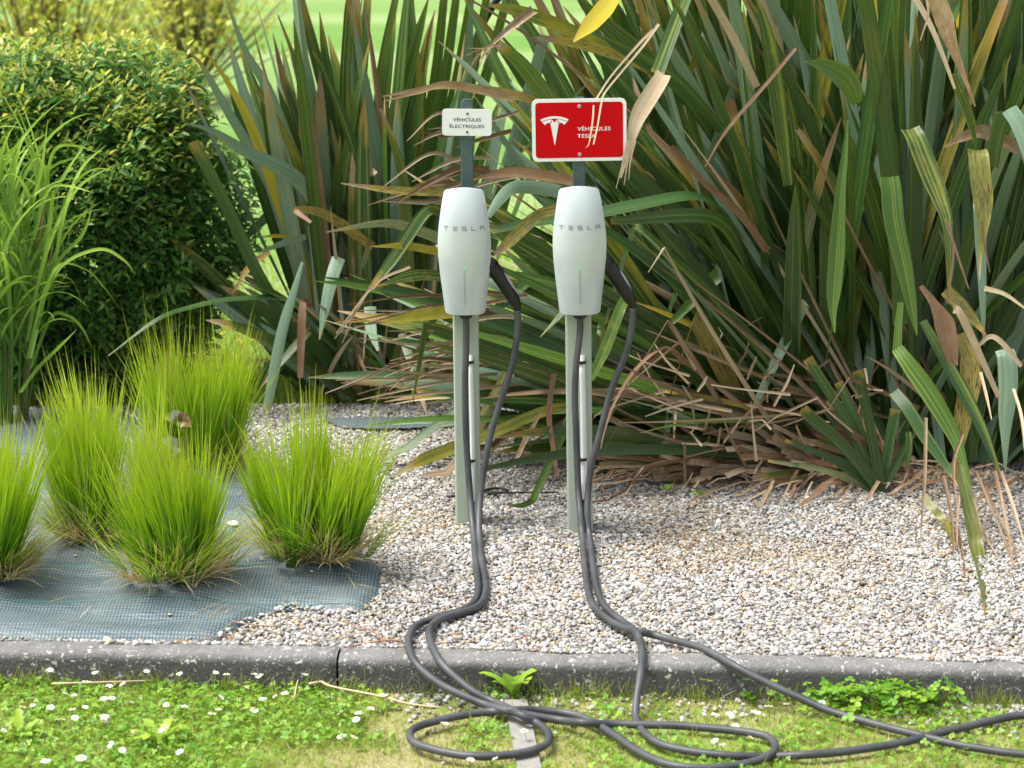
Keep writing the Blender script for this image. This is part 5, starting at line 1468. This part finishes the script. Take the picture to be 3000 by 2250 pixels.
def on_strip(X, Y):
    f = (Y - sa[1]) / (sb[1] - sa[1]); cx_ = sa[0] + (sb[0] - sa[0]) * f
    return (np.abs(X - cx_) < 0.026) & (f > 0.0)
X, Y, k = lawn_pts(150000)
c = cover(X, Y)
keep = (rng.random(len(X)) < np.clip(0.45 + 1.0 * (c - 0.25), 0.32, 1.0)) & ~(on_strip(X, Y) & (rng.random(len(X)) < 0.72))
X, Y, c = X[keep], Y[keep], c[keep]; n = len(X)
base = np.stack([X, Y, ground_z(X, Y) - 0.002], 1)
tilt = np.abs(rng.normal(0.5, 0.32, n)); th = rng.uniform(0, 6.28, n)
d = np.stack([np.sin(tilt) * np.cos(th), np.sin(tilt) * np.sin(th), np.cos(tilt)], 1)
L = np.clip(rng.lognormal(math.log(0.022), 0.35, n), 0.008, 0.06) * (0.7 + 0.6 * c)
L = np.where(near_cable(X, Y), L * 0.6, L)
dead = np.where(rng.random(n) < 0.10 + 0.42 * np.clip(0.62 - c, 0, 0.5) * 2, rng.uniform(0.35, 1, n), 0.0)
V, F, A = blade_batch(base, d, L, rng.uniform(0.0016, 0.0032, n), rng.uniform(0.0, 0.5, n), rng.random(n), dead, 2)
A[:, 1] = np.clip(A[:, 1] * 0.5 + 0.35 + 0.25 * np.repeat(np.clip(0.7 - c, -0.3, 0.5), 6), 0, 0.95)
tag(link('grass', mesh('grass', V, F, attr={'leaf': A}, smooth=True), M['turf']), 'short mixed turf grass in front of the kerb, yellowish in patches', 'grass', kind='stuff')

# longer tufts against the kerb
X = rng.uniform(-1.4, 1.7, 900); off = np.abs(rng.normal(0, 0.018, 900)) + KW + 0.008
X = np.concatenate([X, np.repeat([gp(q, 2000)[0] for q in (30, 110, 420, 640, 1000, 1690, 1760, 2060, 2740, 2810, 2900, 2960)], 28) + rng.normal(0, 0.012, 336)])
off = np.concatenate([off, np.abs(rng.normal(0, 0.012, 336)) + KW + 0.008])
al = (X - KA[0] - off * KN[0]) / KD[0]
P = KA[None] + al[:, None] * KD[None] + off[:, None] * KN[None]; n = len(P)
base = np.c_[P, np.full(n, LAWN_Z)]
tilt = np.abs(rng.normal(0.25, 0.25, n)); th = rng.uniform(0, 6.28, n)
d = np.stack([np.sin(tilt) * np.cos(th), -np.abs(np.sin(tilt) * np.sin(th)), np.cos(tilt)], 1)
V, F, A = blade_batch(base, d, rng.uniform(0.02, 0.085, n), rng.uniform(0.0016, 0.003, n), rng.uniform(0, 0.4, n), rng.random(n), (rng.random(n) < 0.25) * rng.uniform(0.4, 1, n), 4)
tag(link('kerb_grass', mesh('kerb_grass', V, F, attr={'leaf': A}, smooth=True), M['turf']), 'thin longer grass growing along the foot of the kerb', 'grass', kind='stuff')

# clover and small broad leaves
def clover_mass(name, X, Y, hgt, size, label, gz=None):
    n = len(X)
    z = ground_z(X, Y) + hgt
    a0 = rng.uniform(0, 6.28, n); tl_ = rng.normal(0, 0.35, (n, 2))
    m_ = 7
    ang = np.array([-0.9, -0.55, -0.2, 0.2, 0.55, 0.9]); rr = np.array([0.62, 0.95, 1.0, 1.0, 0.95, 0.62])
    Vs, Fs, As, Us = [], [], [], []
    for j in range(3):
        a_ = a0 + j * 2.094
        loc = np.stack([np.r_[0, rr * np.cos(ang * 0.95)], np.r_[0, rr * np.sin(ang * 0.95) * 0.95]], 1)   # fan-shaped leaflet
        lx = loc[None, :, 0] * size[:, None]; ly = loc[None, :, 1] * size[:, None]
        x = lx * np.cos(a_)[:, None] - ly * np.sin(a_)[:, None]; y = lx * np.sin(a_)[:, None] + ly * np.cos(a_)[:, None]
        zz = x * tl_[:, :1] + y * tl_[:, 1:] + 0.35 * np.abs(ly) - 0.1 * lx
        Vs.append(np.stack([X[:, None] + x, Y[:, None] + y, z[:, None] + zz], -1))
    V = np.stack(Vs, 1).reshape(-1, 3)
    b_ = np.arange(n * 3) * m_
    F = np.concatenate([np.stack([b_, b_ + i, b_ + i + 1], 1) for i in range(1, 6)])
    A = np.zeros((n, 3 * m_, 4), np.float32); A[..., 0] = rng.random(n)[:, None]; A[..., 1] = (rng.random(n) ** 3 * 0.8)[:, None]; A[..., 3] = 1
    U = np.tile(np.r_[[[0.5, 0]], np.stack([ang / 1.8 + 0.5, rr], 1)], (n * 3, 1))
    me = mesh(name, V, F, U, {'leaf': A.reshape(-1, 4)}, smooth=True)
    return tag(link(name, me, M['clover']), label, 'clover', kind='stuff')
X, Y, k = lawn_pts(40000)
c = cover(X, Y) + 0.2 * (vnoise(X, Y, 5, 61) - 0.5)
keep = (rng.random(len(X)) < np.clip((c - 0.38) * 2.4, 0.02, 0.7)) & ~on_strip(X, Y) & ~near_cable(X, Y)
X, Y, c = X[keep], Y[keep], c[keep]
clover_mass('clover', X, Y, rng.uniform(0.008, 0.03, len(X)) * (0.6 + 0.6 * np.clip(c, 0, 1.2)), rng.uniform(0.005, 0.0095, len(X)), 'small clover leaves spread through the turf')
# thick clover patch at the kerb
n = 620
u_ = rng.normal(0, 1, (n, 2))
cpx = np.r_[rng.normal(2560, 120, 460), rng.normal(2260, 70, 160)]; cpy = np.r_[2025 + rng.normal(0, 28, 460), 1998 + rng.normal(0, 18, 160)]
P = np.array([gp(a_, b_, LAWN_Z + 0.03) for a_, b_ in zip(cpx, cpy)])
kk = kerb_t(P[:, 0], P[:, 1]) > KW + 0.015
P = P[kk]
hh = rng.uniform(0.015, 0.075, len(P)) * np.clip(1.25 - np.abs(kerb_t(P[:, 0], P[:, 1]) - 0.14) * 3.5, 0.35, 1)
patch = clover_mass('clover_patch', P[:, 0], P[:, 1], hh, rng.uniform(0.011, 0.019, len(P)), 'thick patch of large clover leaves heaped against the kerb under the cable')

# daisies
def make_daisy(rad, hgt, lean, az):
    root = empty('daisy')
    tip = np.array([math.cos(az) * lean * hgt, math.sin(az) * lean * hgt, hgt])
    V, F = tube([(0, 0, -0.004), tip * np.array([0.3, 0.3, 0.5]), tip], [0.0007, 0.0006, 0.0006], 5)
    MB().add(V, F).build('stem', M['stem'], root)
    nvec = nrm(np.array([math.cos(az) * lean * 1.2, math.sin(az) * lean * 1.2 - 0.25, 1.0]))
    e1 = nrm(np.cross(nvec, (0, 1, 0.1))); e2 = np.cross(nvec, e1)
    mb = MB(); m_ = 15
    for k in range(m_):
        a_ = 2 * math.pi * k / m_ + rnd(-0.08, 0.08); r_ = e1 * math.cos(a_) + e2 * math.sin(a_); s_ = np.cross(nvec, r_)
        lr = rad * rnd(0.9, 1.05); w = rad * 0.17; up = rnd(0.05, 0.4) * rad
        mb.add([tip + r_ * rad * 0.2 - s_ * w * 0.5, tip + r_ * rad * 0.2 + s_ * w * 0.5, tip + r_ * lr * 0.8 + s_ * w + nvec * up * 0.6, tip + r_ * lr + nvec * up, tip + r_ * lr * 0.8 - s_ * w + nvec * up * 0.6], [(0, 1, 2, 3, 4)])
    mb.build('petals', M['petal'], root)
    V, F = tube([tip, tip + nvec * rad * 0.16, tip + nvec * rad * 0.26], [rad * 0.33, rad * 0.3, rad * 0.12], 8, up=(1, 0.2, 0.1)); MB().add(V, F).build('flower_centre', M['yolk'], root)
    return root
zL = lambda x, y: (x / 1.843, 1750 + y / 1.843)
DAISY = [zL(*p) for p in [(258, 378), (518, 392), (795, 377), (965, 392), (1155, 410), (1250, 400), (1410, 378), (1390, 424), (1435, 398), (1257, 460), (1318, 490), (1668, 400), (468, 445), (680, 468), (590, 482), (118, 596), (172, 585),
         (245, 565), (330, 530), (262, 590), (392, 605), (398, 645), (322, 662), (112, 680), (555, 550), (582, 545), (460, 597), (548, 640), (530, 665), (905, 582), (975, 595), (1045, 610), (910, 662), (1172, 543), (1185, 606),
         (1150, 630), (1325, 610), (1375, 612), (1430, 545), (1500, 535), (1855, 632), (1915, 632), (1955, 630), (2005, 604), (1935, 655), (620, 793), (655, 820), (988, 830), (265, 878), (445, 870), (720, 722), (880, 715), (4, 720),
         (1895, 762), (1850, 755), (2065, 540), (2180, 710), (1560, 520), (700, 572), (395, 530)]]
zR = lambda x, y: (1900 + x / 2.011, 1700 + y / 2.011)
DAISY += [zR(*p) for p in [(815, 728), (1018, 716), (470, 780), (650, 778), (497, 856), (588, 930), (432, 975), (412, 945), (1862, 868), (700, 745)]] + [(1380, 2228), (1545, 2140), (1300, 2120), (1460, 2225)]
variants = [make_daisy(rnd(0.0085, 0.0118), h_, rnd(0.05, 0.4), rnd(0, 6.28)) for h_ in (0.022, 0.03, 0.038, 0.05, 0.028, 0.034)]
first = set()
for k, (x, y) in enumerate(DAISY):
    v = variants[3] if y < 1985 else random.choice([variants[i] for i in (0, 1, 2, 4, 5)])
    zh = {0: .022, 1: .03, 2: .038, 3: .05, 4: .028, 5: .034}[variants.index(v)]
    P = gp(x, y, LAWN_Z + zh)
    if kerb_t(P[0], P[1]) < KW + 0.02:
        P = P + np.array([KN[0], KN[1], 0]) * (KW + 0.02 - float(kerb_t(P[0], P[1])))
    if variants.index(v) in first:
        r_ = v.copy(); col.objects.link(r_)
        for ch in list(v.children):
            c_ = ch.copy(); col.objects.link(c_); c_.parent = r_
    else:
        r_ = v; first.add(variants.index(v))
    r_.location = (P[0], P[1], LAWN_Z); r_.rotation_euler = (0, 0, rnd(0, 6.28)); s_ = rnd(0.85, 1.2); r_.scale = (s_, s_, 1)
    lab = 'white daisy on a long stem against the foot of the kerb' if y < 1990 else ('white daisy in thick green clover away from the cables' if x < 1150 else 'white daisy in sparse yellowish turf beside the cables')
    tag(r_, lab, 'daisy', 'daisies: ' + lab)

# broad-leaved weeds
def rosette(px_, py_, n, L, label, up=0.9, z=LAWN_Z, mat='clover', young=(0.3, 0.9), aspect=0.3):
    b_ = gp(px_, py_, z)
    if z < -0.02 and kerb_t(b_[0], b_[1]) < KW + 0.02: b_ = b_ + np.array([KN[0], KN[1], 0]) * (KW + 0.02 - float(kerb_t(b_[0], b_[1])))
    root = empty('weed', b_); tag(root, label, 'weed')
    for k in range(n):
        az = 360 * k / n + rnd(-25, 25)
        Q, ss = flax_path((0, 0, 0.1), az, rnd(25, 70) * up, L * rnd(0.7, 1.15), rnd(20, 80), rnd(-20, 20), None, 9)
        Q = Q - np.array([0, 0, 0.1])
        tooth = 1 + 0.28 * np.sin(ss * 22 + k)
        V, F, U = ribbon(Q, L * aspect * np.interp(ss, [0, 0.25, 0.65, 0.9, 1], [0.15, 0.55, 1, 0.7, 0.03]) * tooth, (0, 0, 1), 0.25, 2)
        link('leaf', mesh('leaf', V, F, U, {'leaf': leaf_attr(len(V), random.random(), rnd(*young), 0, 1)}, smooth=True), M[mat], root)
    return root
rosette(1510, 2000, 9, 0.10, 'toothed dandelion leaves growing at the kerb beside the coiled cable', 1.1, aspect=0.36)
rosette(470, 2180, 10, 0.085, 'bright yellow-green leafy weed among the daisies', 0.9, young=(0.7, 1.0))
rosette(60, 2160, 8, 0.07, 'pale leafy weed in the turf far from the cables', 0.8, young=(0.4, 0.9))
rosette(1120, 2085, 6, 0.06, 'small plantain weed beside the coiled cable loop', 0.9, young=(0.5, 1.0))
for q, (x, y) in enumerate([(1955, 1437), (2008, 1415), (2052, 1450)]):
    r_ = rosette(x, y, 4, 0.03, 'tiny green seedling in the gravel before the huge flax', 1.0, 0.004, young=(0.1, 0.5), aspect=0.7); r_['group'] = 'seedlings in the gravel'; r_.name = 'seedling'

# ------------------------------------------------------------------ lawn behind the bed
n = 26000
X = rng.uniform(-2.4, 1.2, n); Y = 8.35 + rng.gamma(1.3, 1.1, n)
bo = bed_ok(X, Y); X, Y = X[~bo], Y[~bo]; n = len(X)
base = np.stack([X, Y, np.full(n, -0.03)], 1)
tilt = np.abs(rng.normal(0.4, 0.3, n)); th = rng.uniform(0, 6.28, n)
d = np.stack([np.sin(tilt) * np.cos(th), np.sin(tilt) * np.sin(th), np.cos(tilt)], 1)
V, F, A = blade_batch(base, d, rng.uniform(0.03, 0.12, n), rng.uniform(0.003, 0.006, n), rng.uniform(0, 0.5, n), rng.random(n), (rng.random(n) < 0.06) * 0.6, 3)
A[:, 1] = A[:, 1] * 0.4 + 0.45
tag(link('back_grass', mesh('back_grass', V, F, attr={'leaf': A}, smooth=True), M['turf']), 'longer bright grass at the near edge of the back lawn', 'grass', kind='stuff')
mb = MB()
for k in range(6):
    a_ = k * 1.047; r_ = np.array([math.cos(a_), math.sin(a_), 0]); s_ = np.array([-r_[1], r_[0], 0])
    mb.add([r_ * 0.002, r_ * 0.012 - s_ * 0.006 + (0, 0, 0.004), r_ * 0.015 + (0, 0, 0.006), r_ * 0.012 + s_ * 0.006 + (0, 0, 0.004)], [(0, 1, 2, 3)])
pet = mb.build('petals', M['buttercup']); ste = None
V, F = tube([(0, 0, -0.12), (0.003, 0, -0.06), (0, 0, 0)], 0.0012, 5); ste = MB().add(V, F).build('stem', M['stem'])
for k in range(34):
    x, y = random.choice([(rnd(640, 760), rnd(900, 1150)), (rnd(640, 720), rnd(730, 800)), (rnd(560, 680), rnd(1020, 1120)), (rnd(690, 800), rnd(960, 1080))])
    Y_ = rnd(9.0, 10.5)
    P = gp(x, y, 0.07)
    r_ = empty('buttercup', (P[0], max(P[1], 8.75), 0.085))
    tag(r_, 'yellow buttercup in the lawn seen between shrub and upright flax', 'flower', 'buttercups in the back lawn')
    for src in (pet, ste):
        if k == 0: src.parent = r_
        else:
            c_ = src.copy(); col.objects.link(c_); c_.parent = r_
    r_.rotation_euler = (rnd(0.1, 0.6), 0, rnd(0, 6.28))

# ------------------------------------------------------------------ small things on the ground
def stick(name, pts, rad, mat, label, cat, z=0.006, group=None, on=None):
    P = np.array([gp(x, y, z if on is None else on) for x, y in pts]); P[:, 2] += np.array([rnd(0, 0.004) for _ in pts])
    b_ = P[0].copy(); Q = catmull(P, 4)
    V, F = tube(Q - b_, np.linspace(rad, rad * 0.5, len(Q)), 6)
    o = MB().add(V, F).build(name, mat, None, smooth=True); o.location = b_
    return tag(o, label, cat, group)
zK = lambda x, y: (900 + x / 4.147, 1850 + y / 4.147)
stick('twig', [zK(1160, 130), zK(1000, 115), zK(760, 145), zK(480, 205)], 0.0032, M['twig'], 'forked reddish twig lying on gravel behind the kerb joint', 'twig', 0.010)
tw = bpy.data.objects['twig']
P = np.array([gp(*zK(*p), 0.012) for p in ((1000, 115), (890, 75), (830, 20), (640, -60), (380, -130))]) - np.array(tw.location)
V, F = tube(catmull(P, 4), np.linspace(0.0028, 0.0012, 17), 6); MB().add(V, F).build('side_branch', M['twig'], tw, smooth=True)
stick('straw_stalk', [zK(20, 640), zK(170, 615), zK(240, 650), zK(420, 700), zK(850, 795), zK(1250, 880), zK(1650, 940)], 0.0036, M['straw'], 'long pale dry stalk lying on the turf toward the coiled cable', 'dry stalk', on=LAWN_Z + 0.03)
stick('straw_stalk', [zL(280, 470), zL(560, 462), zL(830, 448)], 0.0026, M['straw'], 'dry straw stalk lying along the foot of the kerb', 'dry stalk', on=LAWN_Z + 0.03)
stick('straw_stalk', [zL(1590, 540), zL(1610, 450), zL(1655, 412)], 0.002, M['straw'], 'short bent straw standing in the turf by the kerb joint', 'dry stalk', on=LAWN_Z + 0.03)
stick('twig', [zL(1210, 130), zL(1330, 150), zL(1490, 165)], 0.0022, M['twig'], 'thin straight twig on gravel beside the front tussock', 'twig', 0.008)
stick('twig', [zL(940, 240), zL(1100, 232), zL(1250, 205)], 0.002, M['twig'], 'thin brown twig between the kerb and the weed fabric', 'twig', 0.008)
# black irrigation hose between the pedestals
Pz = [z2((330, 1155))[0], z2((480, 1140))[0], z2((560, 1115))[0], z2((640, 1105))[0], z2((700, 1120))[0], z2((640, 1132))[0], z2((560, 1128))[0], z2((700, 1130))[0], z2((850, 1130))[0], z2((1010, 1128))[0]]
stick('hose', Pz, 0.005, M['hose'], 'black irrigation hose lying on gravel between the two pedestals', 'hose', 0.008)
# shells
def shell_at(x, y, s, label, z=0.012):
    b_ = gp(x, y, z); V, F = [(0, 0, s * 0.35)], []
    m_ = 12
    for ring, rr in ((0, 0.55), (1, 1.0)):
        for k in range(m_):
            a_ = 2 * math.pi * k / m_; q = rr * s * (1 + 0.14 * math.sin(3 * a_ + x) + (0.06 if k % 2 else -0.06) * ring)
            V.append((q * math.cos(a_), q * 0.75 * math.sin(a_), s * (0.26 if ring == 0 else 0.0)))
    F = [(0, 1 + k, 1 + (k + 1) % m_) for k in range(m_)] + [(1 + k, 1 + m_ + k, 1 + m_ + (k + 1) % m_, 1 + (k + 1) % m_) for k in range(m_)]
    o = MB().add(V, F).build('sea_shell', M['shell_white'], None, smooth=True); o.location = b_; o.rotation_euler = (0.25, 0.1, rnd(0, 6))
    return tag(o, label, 'shell')
shell_at(683, 1532, 0.018, 'white shell fragment on the fabric between two tussocks', 0.03)
shell_at(2662, 1614, 0.016, 'white shell on the gravel in front of the huge flax')
# fallen brown leaves on the gravel
for k, (x, y) in enumerate([(1480, 1793), (1447, 1855), (1517, 1847), (1545, 1873), (1605, 1863), (1720, 1880), (1765, 1860), (1842, 1897), (2063, 1856), (2175, 1762), (2190, 1832), (1852, 1930), (1870, 1650), (1320, 1860), (1620, 1640), (1980, 1900), (2975, 1850), (2100, 1600)]):
    b_ = gp(x, y, 0.01); L = rnd(0.012, 0.026); Q, ss = flax_path((0, 0, 0.1), rnd(0, 360), rnd(5, 40), L, rnd(40, 90), rnd(-60, 60), None, 6); Q = Q - np.array([0, 0, 0.1])
    V, F, U = ribbon(Q, L * 0.5 * np.interp(ss, [0, 0.5, 1], [0.1, 1, 0.05]), (0, 0, 1), 0.5, 2)
    o = link('fallen_leaf', mesh('fallen_leaf', V, F, U, smooth=True), M['brown_leaf']); o.location = b_
    tag(o, 'curled brown fallen leaf lying on the gravel', 'leaf', 'fallen leaves on the gravel')
# dry straw litter round the tussocks and flax
n = 900
gx_ = np.r_[rng.uniform(520, 1180, 420), rng.uniform(1250, 3000, 300), rng.uniform(0, 700, 180)]
gy_ = np.r_[rng.uniform(1340, 1880, 420), rng.uniform(1380, 1640, 300), rng.uniform(1230, 1870, 180)]
P = np.array([gp(a_, b_, 0.008) for a_, b_ in zip(gx_, gy_)])
P[:, 2] = np.where(inside(P[:, 0], P[:, 1], FABW[0]), fab_z(P[:, 0], P[:, 1]) + 0.003, 0.006)
th = rng.uniform(0, 6.28, n); d = np.stack([np.cos(th), np.sin(th), rng.uniform(0, 0.25, n)], 1)
V, F, A = blade_batch(P, d, rng.uniform(0.02, 0.13, n), rng.uniform(0.001, 0.003, n), rng.uniform(0, 0.15, n), rng.random(n), np.ones(n), 3)
V[:, 2] = np.maximum(V[:, 2], 0.004)
tag(link('straw_litter', mesh('straw_litter', V, F, attr={'leaf': A}, smooth=True), M['tussock']), 'fine dry straw strewn over fabric and gravel', 'straw', kind='stuff')
# bramble seedling in front of the back tussock
b_ = gp(545, 1480); b_[2] = 0.0
br = empty('bramble', b_); tag(br, 'bramble seedling with pale and browned leaves standing among the tussocks', 'bramble')
V, F = tube(catmull(np.array([(0, 0, 0), (0.004, -0.02, 0.10), (-0.01, -0.02, 0.18), (0.0, -0.03, 0.225)]), 4), 0.0016, 5); MB().add(V, F).build('stem', M['twig'], br)
for (x, y, ex, ey, w_, yg_, sd) in [(525, 1235, 480, 1222, 40, 0.9, 0.1), (520, 1235, 505, 1205, 44, 0.0, 0.95), (525, 1235, 560, 1250, 44, 0.95, 0.9), (530, 1232, 540, 1262, 40, 0.8, 0.3), (520, 1310, 470, 1290, 42, 0.0, 0.9), (520, 1310, 510, 1335, 36, 0.05, 0.7), (528, 1238, 550, 1212, 36, 0.9, 1.0)]:
    Yb = b_[1] - 0.03
    a_, e_ = yp(x, y, Yb), yp(ex, ey, Yb - 0.02); Q = catmull([a_, (a_ + e_) / 2 + np.array([0, -0.005, 0.008]), e_], 4); ss = np.linspace(0, 1, len(Q))
    V, F, U = ribbon(Q - b_, w_ / 1000 * np.interp(ss, [0, 0.3, 0.7, 1], [0.2, 1, 0.7, 0.05]) * (1 + 0.12 * np.sin(ss * 30)), (0.2, -1, 0.6), 0.3, 2)
    link('leaf', mesh('leaf', V, F, U, {'leaf': leaf_attr(len(V), sd, yg_, 0, 1)}, smooth=True), M['bramble'], br)
